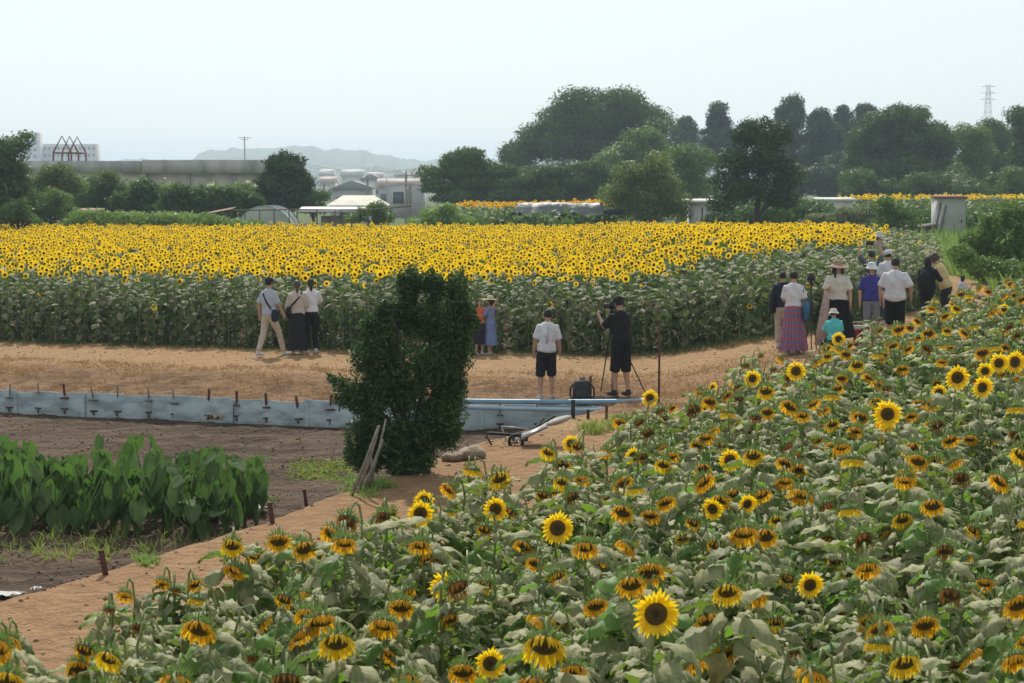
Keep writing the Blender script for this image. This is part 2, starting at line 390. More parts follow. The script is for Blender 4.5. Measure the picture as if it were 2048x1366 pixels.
def sub_clumps(blobs, cr, r, dens=1.0, flat=0.75, inner=0.25):
    out = []
    for b in blobs:
        c = np.array(b[:3]); rad = np.array(b[3:6])
        a = rad.mean(); n = max(4, int(dens*3.8*(a/cr)**2))
        for i in range(n):
            d = r.normal(size=3); d /= np.linalg.norm(d)
            if d[2] < -0.5: d[2] *= -0.6
            k = r.uniform(.7, 1.06) if r.random() > inner else r.uniform(.2, .7)
            s = cr*r.uniform(.5, 1.6)
            out.append(tuple(c + d*np.maximum(rad - s*0.35, rad*.4)*k) + (s, s, s*flat))
    return out
def px_blobs(lst, d, depth=0.8, r=rng):
    out = []
    for t in lst:
        px, py, rx = t[:3]; ry = t[3] if len(t) > 3 else rx; dd = t[4] if len(t) > 4 else 0
        p = P(px, py, d + dd); k = (d+dd)/F
        out.append((p[0], p[1], p[2], rx*k, rx*k*depth, ry*k))
    return out
def limbs(base, blobs, r0, r, n=6, split=0.35):
    mb = MB(); b = np.array(base, float)
    cen = np.mean([x[:3] for x in blobs], 0); top = max(x[2] for x in blobs)
    lo = min(x[2] - x[5] for x in blobs); fz = b[2] + max(0.25, (lo-b[2]) + (top-lo)*split)
    fork = np.array([b[0]+(cen[0]-b[0])*.4, b[1]+(cen[1]-b[1])*.4, fz])
    mb.tube([b-[0,0,.25], b+(fork-b)*.5+[r0*.5, 0, 0], fork], [r0*1.35, r0, r0*.8], 9)
    for i in range(n):
        t = blobs[r.integers(len(blobs))]; e = np.array(t[:3]) + r.normal(size=3)*np.array(t[3:6])*.45; e[2] = max(e[2], fz+.1)
        st = b+(fork-b)*r.uniform(.6, 1.0); mid = (st+e)/2 + [0, 0, abs(e[0]-st[0])*.12]
        mb.tube([st, mid, e], [r0*.5, r0*.3, r0*.1], 6)
        for j in range(2):
            e2 = mid + r.normal(size=3)*np.array(t[3:6])*.5; mb.tube([mid, (mid+e2)/2+[0,0,.05], e2], [r0*.25, r0*.15, r0*.05], 5)
    return mb
def tree(name, label, cat, pxb, d, mt, leaf=.22, dens=26, cr=None, base=None, r0=None, group=None, depth=.8, flat=.75, elong=1.0, up=0.0, seed=1, trunk=True, cdens=1.0, split=.35, crown='crown'):
    r = np.random.default_rng(seed*7919+13)
    bl = px_blobs(pxb, d, depth, r)
    big = max(bl, key=lambda b: b[3]); cr = cr or big[3]*.26
    if base is None: x = np.mean([b[0] for b in bl]); y = np.mean([b[1] for b in bl])
    else: x, y = P(base, 600, d)[0], d
    z = float(zg(x, y)); t = thing(name, label, cat, (x, y, z), 0, group); o = np.array([x, y, z])
    arr = leaf_cloud(sub_clumps(bl, cr, r, cdens, flat), dens, leaf, r, up=up, elong=elong)
    arr = (arr[0]-o,) + arr[1:]
    link(crown, mesh_of(crown, arr, [M[mt]]), t)
    if trunk:
        b2 = [tuple(np.array(b[:3])-o)+b[3:] for b in bl]
        limbs((0, 0, 0), b2, r0 or big[3]*.10, r, split=split).build('trunk', M['bark'], t, smooth=True)
    return t

TREES = [
 # name, label, category, blobs(px), distance, material, kwargs
 ('broadleaf_tree', 'overhanging leafy tree cut off by the left edge of the photo', 'tree', [(18,300,34,26),(45,282,22,14),(10,340,45,30),(30,375,45,28),(10,400,60,40),(-40,340,70,70)], 96, 'evergreen', dict(leaf=.20, dens=32, base=-30)),
 ('round_bush', 'rounded light green bush at the left edge behind the sunflowers', 'bush', [(38,425,32,30),(12,438,40,26),(60,440,22,16)], 93, 'mid', dict(leaf=.14, dens=55)),
 ('shrub', 'tall bushy shrub with pale tips in front of the concrete wall, left of centre', 'shrub', [(118,352,38,26),(95,372,40,30),(140,375,38,30),(80,400,40,30)], 112, 'pale', dict(leaf=.16, dens=45, elong=1.3)),
 ('shrub', 'dark shrub low beside the tree at the left edge', 'shrub', [(105,410,40,34),(70,430,34,24),(130,432,36,22)], 102, 'mid', dict(leaf=.16, dens=45)),
 ('shrub', 'upright shrub with pointed top under the middle of the concrete wall', 'shrub', [(215,362,28,24),(200,385,36,28),(238,385,26,22),(185,410,40,26)], 116, 'pale', dict(leaf=.15, dens=45, elong=1.4, up=.5)),
 ('shrub', 'greyish willowy shrub before the joint of the concrete wall', 'shrub', [(285,385,36,22),(262,405,36,24),(315,400,34,24),(300,425,50,22)], 114, 'evergreen', dict(leaf=.17, dens=40, elong=1.8, up=.7)),
 ('shrub', 'feathery shrub of narrow leaves under the wall pillars', 'shrub', [(355,390,30,20),(385,398,32,22),(350,415,40,22),(400,415,36,20)], 112, 'evergreen', dict(leaf=.17, dens=38, elong=2.0, up=.7)),
 ('shrub', 'feathery shrub left of the round dark tree', 'shrub', [(440,395,30,20),(475,398,32,20),(455,412,46,18),(505,405,24,18)], 112, 'evergreen', dict(leaf=.17, dens=38, elong=2.0, up=.7)),
 ('hedge', 'low dark green hedge behind the sunflowers on the left', 'hedge', [(180,435,40,18),(235,440,50,18),(290,442,50,16),(150,448,30,14)], 100, 'grassy', dict(leaf=.13, dens=55, trunk=False, crown='foliage')),
 ('hedge', 'bright green weedy hedge in front of the vinyl tunnel', 'hedge', [(350,440,50,16),(400,442,40,14),(440,448,50,12),(490,452,40,9)], 100, 'grassy', dict(leaf=.13, dens=55, trunk=False, crown='foliage')),
 ('broadleaf_tree', 'dense dark round tree at the right end of the concrete wall', 'tree', [(570,340,38,34),(545,370,34,36),(598,372,30,32),(570,385,58,30),(572,408,56,20),(540,400,28,20),(604,400,26,18),(585,325,18,20),(555,330,18,18)], 118, 'dark', dict(leaf=.18, dens=60, cdens=1.6, split=.1)),
 ('shrub', 'loose shrub between the round dark tree and the gabled shed', 'shrub', [(640,395,26,16),(625,415,30,20),(612,400,20,18)], 122, 'mid', dict(leaf=.18, dens=34)),
 ('shrub', 'small leafy shrub growing over the flat shed roof', 'shrub', [(745,425,34,18),(715,440,26,16),(770,440,30,16),(760,412,22,8)], 103, 'mid', dict(leaf=.14, dens=45)),
 ('shrub', 'pale bushy shrub to the right of the wooden poles', 'shrub', [(880,432,38,18),(905,445,40,14),(850,446,30,12),(893,418,20,12)], 106, 'grassy', dict(leaf=.15, dens=45)),
 ('spreading_pine', 'layered spreading tree reaching left over the town, lower left of the tall grove', 'tree', [(915,318,34,10),(925,334,34,14),(903,330,22,12),(950,330,26,14),(940,308,26,8),(895,345,50,10),(870,362,30,8),(885,378,46,10),(935,350,44,16),(960,372,60,22),(925,395,60,20),(1000,345,40,18)], 150, 'evergreen', dict(leaf=.22, dens=40, cr=.75, flat=.5, base=950, cdens=1.6)),
 ('broadleaf_tree', 'huge domed tree crown, the tallest mass of the central grove', 'tree', [(1165,215,42,34),(1235,215,40,32),(1120,250,52,38),(1185,255,70,48),(1265,245,46,38),(1080,285,44,36),(1140,300,80,40),(1225,300,70,50),(1045,318,36,26),(1300,250,30,30)], 205, 'evergreen', dict(leaf=.30, dens=24, cr=1.7, cdens=1.6, base=1180)),
 ('broadleaf_tree', 'broad dark side tree leaning right off the domed grove', 'tree', [(1318,262,24,26),(1300,300,34,36),(1275,330,40,34)], 200, 'evergreen', dict(leaf=.28, dens=22, cr=1.0, cdens=1.5)),
 ('broadleaf_tree', 'rounded lighter green tree standing before the domed grove', 'tree', [(1290,280,36,20),(1265,305,50,26),(1240,330,60,28),(1310,305,26,24)], 180, 'mid', dict(leaf=.26, dens=26, cr=.9, cdens=1.5)),
 ('broadleaf_tree', 'low wide tree with flat layered crown under the domed grove', 'tree', [(1100,350,60,20),(1050,365,60,22),(1140,365,60,24),(1010,390,60,18),(1100,392,80,20),(1180,345,50,22),(1200,375,50,30)], 160, 'evergreen', dict(leaf=.22, dens=34, cr=.8, flat=.55, cdens=1.6)),
 ('broadleaf_tree', 'yellowish green tree right behind the grey tarp', 'tree', [(1265,355,40,30),(1250,395,44,34),(1330,380,44,40),(1310,330,36,26),(1280,425,55,30),(1345,420,40,34)], 112, 'pale', dict(leaf=.17, dens=44, cr=.6, base=1290)),
 ('broadleaf_tree', 'loose green tree in line between the tarp and the white shed', 'tree', [(1370,310,40,24),(1345,345,40,34),(1400,335,40,30),(1385,375,44,26)], 150, 'mid', dict(leaf=.22, dens=30, cr=.8)),
 ('broadleaf_tree', 'dark leafy tree with open twiggy crown beside the white shed', 'tree', [(1510,285,44,34),(1550,290,34,32),(1475,330,48,34),(1530,340,60,40),(1580,365,36,34),(1450,375,40,34),(1510,385,60,34),(1555,400,40,22),(1512,318,44,26),(1500,258,9,18),(1530,255,8,18),(1565,262,7,16),(1483,272,9,16),(1440,410,26,24)], 104, 'dark', dict(leaf=.15, dens=44, cr=.5, base=1510, cdens=1.2, split=.05)),
 ('conifer', 'small bluish conifer right of the domed grove', 'tree', [(1372,247,8,9),(1370,257,18,11),(1368,270,26,13),(1368,290,30,22)], 255, 'blue', dict(leaf=.34, dens=20, cr=1.0, cdens=1.8)),
 ('conifer', 'cone-shaped bluish conifer standing clear against the sky', 'tree', [(1437,219,4,9),(1436,231,11,9),(1435,246,20,10),(1433,264,28,12),(1432,284,34,14),(1432,310,38,20)], 240, 'blue', dict(leaf=.32, dens=22, cr=.9, cdens=2.2)),
 ('conifer', 'slim bushy conifer rising behind the dark leafy tree', 'tree', [(1492,262,16,16),(1488,285,24,22)], 240, 'blue', dict(leaf=.3, dens=20, cr=.9, cdens=1.8)),
 ('conifer', 'tallest cedar of the right-hand row with rounded top', 'tree', [(1583,206,12,10),(1581,222,22,14),(1580,245,30,24),(1578,285,36,34),(1580,340,40,50)], 235, 'blue', dict(leaf=.32, dens=22, cr=1.0, cdens=1.9)),
 ('conifer', 'broad round-topped cedar second from the tallest', 'tree', [(1643,228,12,10),(1641,242,24,16),(1645,270,36,28),(1650,320,46,50),(1640,365,46,34)], 230, 'blue', dict(leaf=.32, dens=22, cr=1.0, cdens=1.9)),
 ('conifer', 'narrow cedar squeezed behind the broad one', 'tree', [(1685,222,8,9),(1685,236,17,14),(1688,262,20,24),(1690,300,26,34)], 245, 'blue', dict(leaf=.32, dens=22, cr=.9, cdens=1.9)),
 ('conifer', 'small cedar tip showing over the widest tree', 'tree', [(1730,224,15,13),(1732,248,24,20)], 240, 'blue', dict(leaf=.3, dens=22, cr=.9, cdens=1.9)),
 ('broadleaf_tree', 'widest dark tree of the right-hand side with brownish tips', 'tree', [(1810,240,50,26),(1760,255,44,30),(1740,290,48,34),(1800,290,70,44),(1860,270,34,26),(1870,300,40,34),(1790,345,90,40),(1725,340,40,36),(1870,350,50,36)], 185, 'evergreen', dict(leaf=.27, dens=26, cr=1.0, cdens=1.6)),
 ('broadleaf_tree', 'rounded tree under the transmission tower', 'tree', [(1945,275,36,26),(1950,310,42,36),(1935,350,46,36)], 190, 'mid', dict(leaf=.26, dens=24, cr=.9, cdens=1.6)),
 ('broadleaf_tree', 'low trees filling behind the transmission tower foot', 'tree', [(1985,262,34,18),(2010,285,40,26),(2000,330,44,34)], 210, 'evergreen', dict(leaf=.27, dens=22, cr=1.0, cdens=1.5)),
 ('broadleaf_tree', 'tall tree cut by the right edge', 'tree', [(2040,235,20,24),(2055,270,34,34),(2045,310,30,30)], 175, 'evergreen', dict(leaf=.24, dens=26, cr=.8, cdens=1.6)),
 ('round_bush', 'pale green bush at the right edge below the tall trees', 'bush', [(2030,358,30,22),(2055,375,34,20),(2010,378,20,12)], 165, 'mid', dict(leaf=.22, dens=28, cr=.6)),
 ('tall_weeds', 'tall tangled weeds in front of the white roofs', 'weeds', [(1640,440,36,14),(1690,432,36,12),(1620,452,30,12),(1740,424,32,14),(1690,450,50,14)], 108, 'reed', dict(leaf=.15, dens=48, trunk=False, elong=1.7, up=.9, crown='stems')),
 ('tall_weeds', 'green bush clump left of the dark box', 'weeds', [(1775,425,30,20),(1810,435,34,24),(1790,452,50,16),(1765,405,28,12)], 105, 'mid', dict(leaf=.15, dens=45, trunk=False, crown='stems')),
 ('tall_weeds', 'band of weeds behind the corrugated shed', 'weeds', [(1845,412,30,10),(1960,425,34,18),(1990,412,34,18),(2030,420,36,20)], 132, 'reed', dict(leaf=.16, dens=40, trunk=False, elong=1.5, up=.8, crown='stems')),
 ('shrub', 'leafy shrub at the right edge behind the trodden path', 'shrub', [(1985,455,34,30),(2030,440,30,34),(2045,480,44,36),(1975,490,36,28),(2020,520,44,30),(1945,482,24,18),(1950,510,30,26),(1985,540,44,24),(2040,550,44,24)], 64, 'mid', dict(leaf=.10, dens=85, cr=.34, elong=1.5, up=.5, trunk=False, crown='foliage')),
 ('shrub', 'low green shrub at the end of the path bend', 'shrub', [(1925,508,28,16),(1945,524,30,20),(1985,540,40,20),(2030,548,40,22)], 57, 'mid', dict(leaf=.09, dens=90, cr=.28, elong=1.4, trunk=False, crown='foliage')),
]
for i, (nm, lb, ct, bl, d, mt, kw) in enumerate(TREES):
    tree(nm, lb, ct, bl, d, mt, seed=i+1, **kw)

def far_wood(lb, x0, x1, y0, y1, d, mt, seed):
    r = np.random.default_rng(seed); bl = px_blobs([(r.uniform(x0, x1), r.uniform(y0, y1), r.uniform(26, 46), r.uniform(16, 26), r.uniform(-8, 8)) for q in range(int((x1-x0)/11))], d, .8, r)
    o = link('undergrowth', mesh_of('undergrowth', leaf_cloud(sub_clumps(bl, .95, r, 1.1), 16, .30, r), [M[mt]])); tag(o, lb, 'undergrowth', kind='stuff')
far_wood('dark undergrowth filling the foot of the central grove', 1000, 1430, 345, 425, 212, 'evergreen', 61)
far_wood('dark wood edge filling the foot of the right-hand trees', 1540, 2080, 320, 385, 222, 'blue', 62)
far_wood('low shrubs along the foot of the right-hand wood', 1700, 2080, 360, 392, 178, 'evergreen', 63)
far_wood('dark bushes filling between the leafy tree and the sheds', 1395, 1640, 424, 452, 118, 'evergreen', 65)
far_wood('low bushes around the tarp and the pale shrub', 880, 1250, 457, 464, 116, 'mid', 66)
far_wood('tangled bushes around the corrugated shed', 1740, 2080, 432, 452, 128, 'mid', 67)
far_wood('dark bushes behind the shrubs at the concrete wall', -20, 520, 388, 440, 124, 'mid', 64)
# the dark shrub in the middle of the picture
def centre_bush():
    d = 25.6
    bl = [(822,590,26,36),(866,588,20,32),(914,612,15,38),(922,660,24,44),(915,720,30,40),(905,800,30,40),(768,625,18,26),(805,640,44,40),(870,655,52,46),(748,668,24,30),(905,700,32,40),(770,720,48,44),
          (850,740,70,50),(900,770,32,36),(745,770,34,34),(800,800,66,48),(880,830,52,50),(725,805,26,26),(742,865,46,46),(722,915,30,30),(820,880,72,50),(900,870,34,30),(735,905,34,34),(810,925,66,30),(930,640,18,22),(690,790,22,16),(718,720,16,18)]
    r = np.random.default_rng(5); B = px_blobs(bl, d, .75)
    x = P(815, 600, d)[0]; z = float(zg(x, d)); o = np.array([x, d, z])
    t = thing('evergreen_bush', 'dense dark green upright bush between the soil field and the near path', 'bush', o)
    cl = sub_clumps(B, .105, r, 1.05, 1.5, .45)
    # upright spiky shoots
    for (px, py, hh) in [(822,545,40),(865,552,30),(925,552,45),(912,570,35),(768,606,30),(752,628,26),(845,560,25),(885,570,30),(800,560,30),(938,612,40),(835,548,40),(812,556,30),(905,560,25),(950,640,22),(730,640,30)]:
        for q in range(5):
            p = P(px + r.uniform(-2, 2), py + q*hh/5 - 8, d + r.uniform(-.1, .1)); cl.append((p[0], p[1], p[2], .045+.014*q, .045+.014*q, .09))
    for q in range(16):                                  # the branch reaching out to the left
        f = q/15; p = P(660+f*60+r.uniform(-4,4), 757+f*45+r.uniform(-5,5), d-.2); cl.append((p[0], p[1], p[2], .05+.07*f, .06, .06+.06*f))
        if q % 2 == 0:
            p = P(672+f*50, 800+f*22, d-.1); cl.append((p[0], p[1], p[2], .05, .05, .05))
    arr = leaf_cloud(cl, 380, .038, r, up=.7, elong=2.4); arr = (arr[0]-o,)+arr[1:]
    link('foliage', mesh_of('foliage', arr, [M['bush']]), t)
    b2 = [tuple(np.array(b[:3])-o)+b[3:] for b in B]
    limbs((0,0,0), b2, .05, r, n=14, split=.02).build('stem', M['bark'], t, smooth=True)
M['bush'] = leaf_mat('bush_leaves', (0.036, 0.080, 0.024), (0.085, 0.150, 0.045), tc=(0.064, 0.144, 0.024), tr=.22)
centre_bush()
# ------------------------------------------------------------ distance: hills, town, wall
M['hill'] = mat('hill_woods', (0.035, 0.065, 0.03), (0.085, 0.12, 0.05), scale=0.05, bump=3.0, bscale=0.12)
def hill(name, d, prof, thick=160, seed=1, base=-4):
    r = np.random.default_rng(seed); pts = [(P(px, py, d)[0], P(px, py, d)[2]) for px, py in prof]
    xs = np.linspace(pts[0][0], pts[-1][0], 260); zs = np.interp(xs, [p[0] for p in pts], [p[1] for p in pts])
    zs = zs + r.normal(0, .8, len(xs)) + .4*np.sin(xs*.21) ; vs = np.linspace(-1, 1, 14); V = []
    for v in vs:
        k = math.cos(v*math.pi/2)**.55 if abs(v) < 1 else 0
        for x, zz in zip(xs, zs): V.append((x, d+thick*v, base+(zz-base)*k + (r.normal(0, .3) if abs(v) < 1 else 0)))
    n = len(xs); Q = [[i*n+j, i*n+j+1, (i+1)*n+j+1, (i+1)*n+j] for i in range(13) for j in range(n-1)]
    o = link(name, mesh_np(name, V, Q, None, [M['hill']], smooth=True)); o['kind'] = 'structure'
hill('hills', 2300, [(-300,352),(150,338),(250,319),(330,321),(392,330),(399,318),(412,303),(450,300),(480,297),(540,296),(600,292),(625,294),(645,300),(700,300),(730,302),(760,309),(800,316),(845,322),(870,318),(900,314),(960,318),(1000,320),(1100,325)], seed=3)
hill('hills', 1600, [(560,352),(640,340),(700,342),(740,336),(780,336),(830,345),(900,350),(1000,352)], thick=60, seed=9)
hill('hills', 3000, [(1380,270),(1450,252),(1480,247),(1540,250),(1650,262),(1800,280),(2100,290)], thick=300, seed=5)
hill('hills', 2400, [(1000,330),(1380,290),(1600,285),(2300,280)], thick=200, seed=6)

M['concrete'] = mat('weathered_concrete', (0.52, 0.50, 0.47), (0.30, 0.29, 0.28), scale=.9, bump=.01, stretch=(1, 1, .35), detail=8)
M['concrete2'] = mat('beige_render', (0.72, 0.66, 0.56), (0.50, 0.46, 0.40), scale=.6, stretch=(1, 1, .3), detail=8)
M['redsteel'] = mat('red_painted_steel', (0.20, 0.075, 0.06), (0.14, 0.05, 0.045))
M['tower'] = mat('apartment_paint', (0.62, 0.62, 0.60), (0.52, 0.53, 0.53), scale=.05)
M['window'] = mat('window_glass', (0.06, 0.08, 0.10), (0.10, 0.12, 0.14), rough=.2)
M['steel'] = mat('galvanised_steel', (0.42, 0.43, 0.43), (0.30, 0.31, 0.31), rough=.5, metal=.4)
M['pole'] = mat('utility_pole_concrete', (0.30, 0.29, 0.27), (0.22, 0.21, 0.20))
M['darkwood'] = mat('old_wood', (0.13, 0.10, 0.075), (0.07, 0.055, 0.04), scale=8, stretch=(6, 6, .8))
M['rust'] = mat('rusty_steel', (0.15, 0.055, 0.035), (0.075, 0.03, 0.022), scale=30, bump=.004)

def concrete_building():
    d = 165.0; k = d/F; z0 = float(zg(-30, d))
    def X(px): return P(px, 400, d)[0]
    def Z(py): return P(1024, py, d)[2]
    t = thing('concrete_building', 'long weathered concrete building with blank parapet, half hidden by shrubs', 'building', (X(288), d, z0))
    o = np.array([X(288), d, z0])
    def bx(x0, x1, y0, y1, dy, th, nm, m, par=t):
        mb = MB(); mb.box(np.array([(X(x0)+X(x1))/2, d+dy+th/2, (Z(y0)+Z(y1))/2])-o, (X(x1)-X(x0), th, abs(Z(y0)-Z(y1)))); return mb.build(nm, M[m], par)
    bx(-40, 286, 322, 345, -.5, 14, 'parapet', 'concrete'); bx(289, 528, 320, 346, -.9, 14, 'parapet', 'concrete')
    bx(-40, 286, 345, 392, 0, 13, 'wall', 'concrete2'); bx(289, 522, 346, 392, 0, 13, 'wall', 'concrete2')
    for px in (292, 378, 428, 470, 520): bx(px-3, px+3, 346, 392, -.3, .4, 'pillar', 'concrete')
    bx(384, 424, 349, 352, -.25, .3, 'beam', 'concrete')
    # red steel frame on the roof: three overlapping gables
    t2 = thing('roof_frame', 'red steel frame of three overlapping gables on the concrete roof', 'steel frame', (X(140), d+3, Z(322)))
    o2 = np.array([X(140), d+3, Z(322)])
    def pt(px, py, dy=0): return np.array([P(px, py, d+3)[0], d+3+dy, P(px, py, d+3)[2]])-o2
    for i, (a, b, c) in enumerate(((113, 130, 149), (124, 139, 157), (131, 148, 166))):
        mb = MB(); dy = i*1.2-1.2
        mb.tube([pt(a, 323, dy), pt(a, 306, dy), pt(b, 273, dy), pt(c, 306, dy), pt(c, 323, dy)], .075, 4); mb.tube([pt(a, 306, dy), pt(c, 306, dy)], .07, 4)
        mb.build('gable_frame', M['redsteel'], t2)
    mb = MB(); 
    for px in (113, 166, 139): mb.tube([pt(px, 306, -1.2), pt(px, 306, 1.2)], .06, 4)
    mb.build('tie_bar', M['redsteel'], t2)
    # thin aerial pole
    t3 = thing('aerial_pole', 'thin aerial mast with a short crossbar above the concrete wall', 'mast', (X(471), d+6, Z(322)))
    h = (322-270)*k; mb = MB(); mb.tube([(0, 0, -.3), (0, 0, h)], .05, 6); mb.build('mast', M['steel'], t3)
    mb = MB(); mb.tube([(-.55, 0, h-.1), (.6, 0, h-.1)], .035, 5); mb.tube([(-.3, 0, h-.25), (.3, 0, h-.25)], .03, 5); mb.build('crossbar', M['steel'], t3)
concrete_building()

def block(name, label, cat, px0, px1, py0, d, depth, wall, rows=0, cols=0, roof=None, base=None, ridge=0, group=None, rmat=None, over=.4):
    x0, x1, z1 = P(px0, 400, d)[0], P(px1, 400, d)[0], P(1024, py0, d)[2]
    z0 = float(zg((x0+x1)/2, d))-.2 if base is None else base
    t = thing(name, label, cat, ((x0+x1)/2, d, z0), 0, group); w = x1-x0; h = z1-z0
    mb = MB(); mb.box((0, depth/2, h/2), (w, depth, h)); mb.build('wall', wall, t)
    if ridge:
        mb = MB(); o = over
        V = [(-w/2-o, -o, h), (w/2+o, -o, h), (w/2+o, depth+o, h), (-w/2-o, depth+o, h), (-w/2-o, depth/2, h+ridge), (w/2+o, depth/2, h+ridge)]
        if roof == 'gable_front': V = [(-w/2-o, -o, h), (w/2+o, -o, h), (w/2+o, depth+o, h), (-w/2-o, depth+o, h), (0, -o, h+ridge), (0, depth+o, h+ridge)]; mb.add(V, [[0, 3, 5, 4], [1, 4, 5, 2], [0, 1, 2, 3]], [[0, 4, 1], [3, 2, 5]])
        else:
            if roof == 'hip': V[4] = (-w/2+w*.25, depth/2, h+ridge); V[5] = (w/2-w*.25, depth/2, h+ridge)
            mb.add(V, [[0, 1, 5, 4], [2, 3, 4, 5], [3, 2, 1, 0]], [[0, 4, 3], [1, 2, 5]])
        mb.build('roof', rmat, t)
    for r_ in range(rows):
        for c in range(cols):
            mb = MB(); ww = w/cols*.55; hh = h/(rows+.4)*.45
            mb.box((-w/2+w*(c+.5)/cols, -.02, h*(r_+.65)/(rows+.3)), (ww, .12, hh)); mb.build('window', M['window'], t)
    return t
block('apartment_tower', 'pale tall apartment tower far off behind the concrete building', 'apartment block', 40, 78, 265, 1000, 14, M['tower'], 9, 3, base=-.5)
block('apartment_block', 'long pale apartment slab with rows of balconies beside the taller tower', 'apartment block', 79, 193, 288, 1010, 14, M['tower'], 7, 13, base=-.5)

M['roof_grey'] = mat('grey_roof_tiles', (0.30, 0.31, 0.32), (0.22, 0.23, 0.24), scale=1)
M['roof_pink'] = mat('pale_pink_roof', (0.62, 0.52, 0.46), (0.52, 0.44, 0.39), scale=1)
M['roof_white'] = mat('whitewashed_sheet_roof', (0.75, 0.74, 0.70), (0.62, 0.62, 0.60), scale=1)
M['roof_cream'] = mat('cream_sheet_roof', (0.62, 0.60, 0.50), (0.50, 0.50, 0.42), scale=1.5)
M['wall_grey'] = mat('grey_house_wall', (0.52, 0.52, 0.51), (0.42, 0.42, 0.42), scale=.4)
M['wall_pale'] = mat('pale_house_wall', (0.74, 0.72, 0.67), (0.62, 0.60, 0.56), scale=.4)
def house(lb, px0, px1, pe, pr, d, roof, wall, kind='gable_front', rows=1, cols=2, depth=9):
    block('house', lb, 'house', px0, px1, pe, d, depth, M[wall], rows, cols, roof=kind, ridge=(pe-pr)*d/F, rmat=M[roof])
house('grey house with a low front gable behind the town poles', 664, 742, 378, 361, 260, 'roof_grey', 'wall_grey')
house('long house with pale pinkish roof above the flat grey building', 756, 850, 372, 357, 300, 'roof_pink', 'wall_grey', 'side', cols=4)
house('small house with bright roof at the foot of the hills', 683, 724, 352, 339, 520, 'roof_white', 'wall_pale', 'side')
house('tiny pale house left of the bright roof, near the round tree', 640, 664, 352, 338, 540, 'roof_white', 'wall_pale', 'side')
house('tiny house with white roof behind the pink roof', 789, 814, 351, 340, 560, 'roof_white', 'wall_pale', 'gable_front')
house('tiny house with pale roof right of the utility poles', 824, 848, 352, 342, 560, 'roof_pink', 'wall_pale', 'side')
house('small white gabled house low beside the round dark tree', 640, 668, 366, 353, 420, 'roof_pink', 'wall_pale', 'side')
house('small pale house low right behind the layered tree', 872, 905, 368, 359, 330, 'roof_pink', 'wall_pale', 'side')
house('grey tiled house between two pale roofs', 722, 762, 360, 348, 450, 'roof_grey', 'wall_pale', 'gable_front')
house('faint white house in the second row of the town', 735, 765, 354, 344, 600, 'roof_white', 'wall_pale', 'side')
block('grey_building', 'flat-fronted grey building with a dark window beside the poles', 'building', 775, 846, 373, 210, 8, M['wall_grey'], 0, 0)
t = thing('wall_window', 'dark square window board on the flat grey building', 'window', P(797, 396, 209.6)); mb = MB(); mb.box((0, 0, 0), (1.2, .1, 1.3)); mb.build('pane', M['window'], t); mb = MB()
for s in (-1, 1): mb.box((s*.64, -.02, 0), (.09, .16, 1.45)); mb.box((0, -.02, s*.69), (1.19, .15, .09))
mb.build('frame', M['wall_pale'], t)
# gabled shed with cream roof
def gable_shed():
    d = 125; x0, x1 = P(652, 400, d)[0], P(772, 400, d)[0]; zr, ze = P(1, 391, d)[2], P(1, 411, d)[2]; z0 = float(zg(x0, d))
    t = thing('gabled_shed', 'low shed with cream sheet roof left of the utility poles', 'shed', ((x0+x1)/2, d, z0)); w = x1-x0
    mb = MB(); mb.box((0, 2.2, (ze-z0)/2), (w-.5, 4.0, ze-z0)); mb.build('wall', M['wall_grey'], t)
    mb = MB(); h, k = ze-z0, zr-z0
    mb.add([(-w/2, 0, h), (w/2, 0, h), (w/2-.9, 2.2, k), (-w/2+.9, 2.2, k), (w/2, 4.4, h), (-w/2, 4.4, h)], [[0, 1, 2, 3], [3, 2, 4, 5]], [[0, 3, 5], [1, 4, 2]]); mb.build('roof', M['roof_cream'], t)
    mb = MB(); mb.box((-.6, .15, h*.55), (.9, .1, h*.5)); mb.build('door', M['darkwood'], t)
gable_shed()
def flat_shed():
    d = 108; x0, x1 = P(592, 400, d)[0], P(730, 400, d)[0]; z1 = P(1, 420, d)[2]; z0 = float(zg(x0, d))
    t = thing('flat_shed', 'open flat-roofed shed of pipes and sheets beside the vinyl tunnel', 'shed', ((x0+x1)/2, d, z0)); w = x1-x0; h = z1-z0
    mb = MB(); mb.box((0, 1.5, h), (w, 3.2, .07), (R(4), 0, 0)); mb.build('roof', M['steel'], t)
    for s in (-.97, -.4, .3, .97):
        mb = MB(); mb.tube([(s*w/2, 0, 0), (s*w/2, 0, h)], .035, 6); mb.build('post', M['darkwood'], t)
    mb = MB(); mb.box((-w*.33, 1.4, h*.38), (w*.22, .8, h*.6)); mb.build('side_panel', M['wall_pale'], t)
    mb = MB(); mb.box((w*.05, 2.4, h*.45), (w*.5, .1, h*.8)); mb.build('back_panel', M['concrete'], t)
    mb = MB(); mb.box((w*.45, .3, h*.4), (w*.06, .1, h*.75)); mb.build('side_panel', M['wall_pale'], t)
flat_shed()
M['vinyl'] = mat('greenhouse_vinyl', (0.62, 0.66, 0.64), (0.45, 0.52, 0.48), rough=.25, transl=.5, scale=1.2, bump=.02)
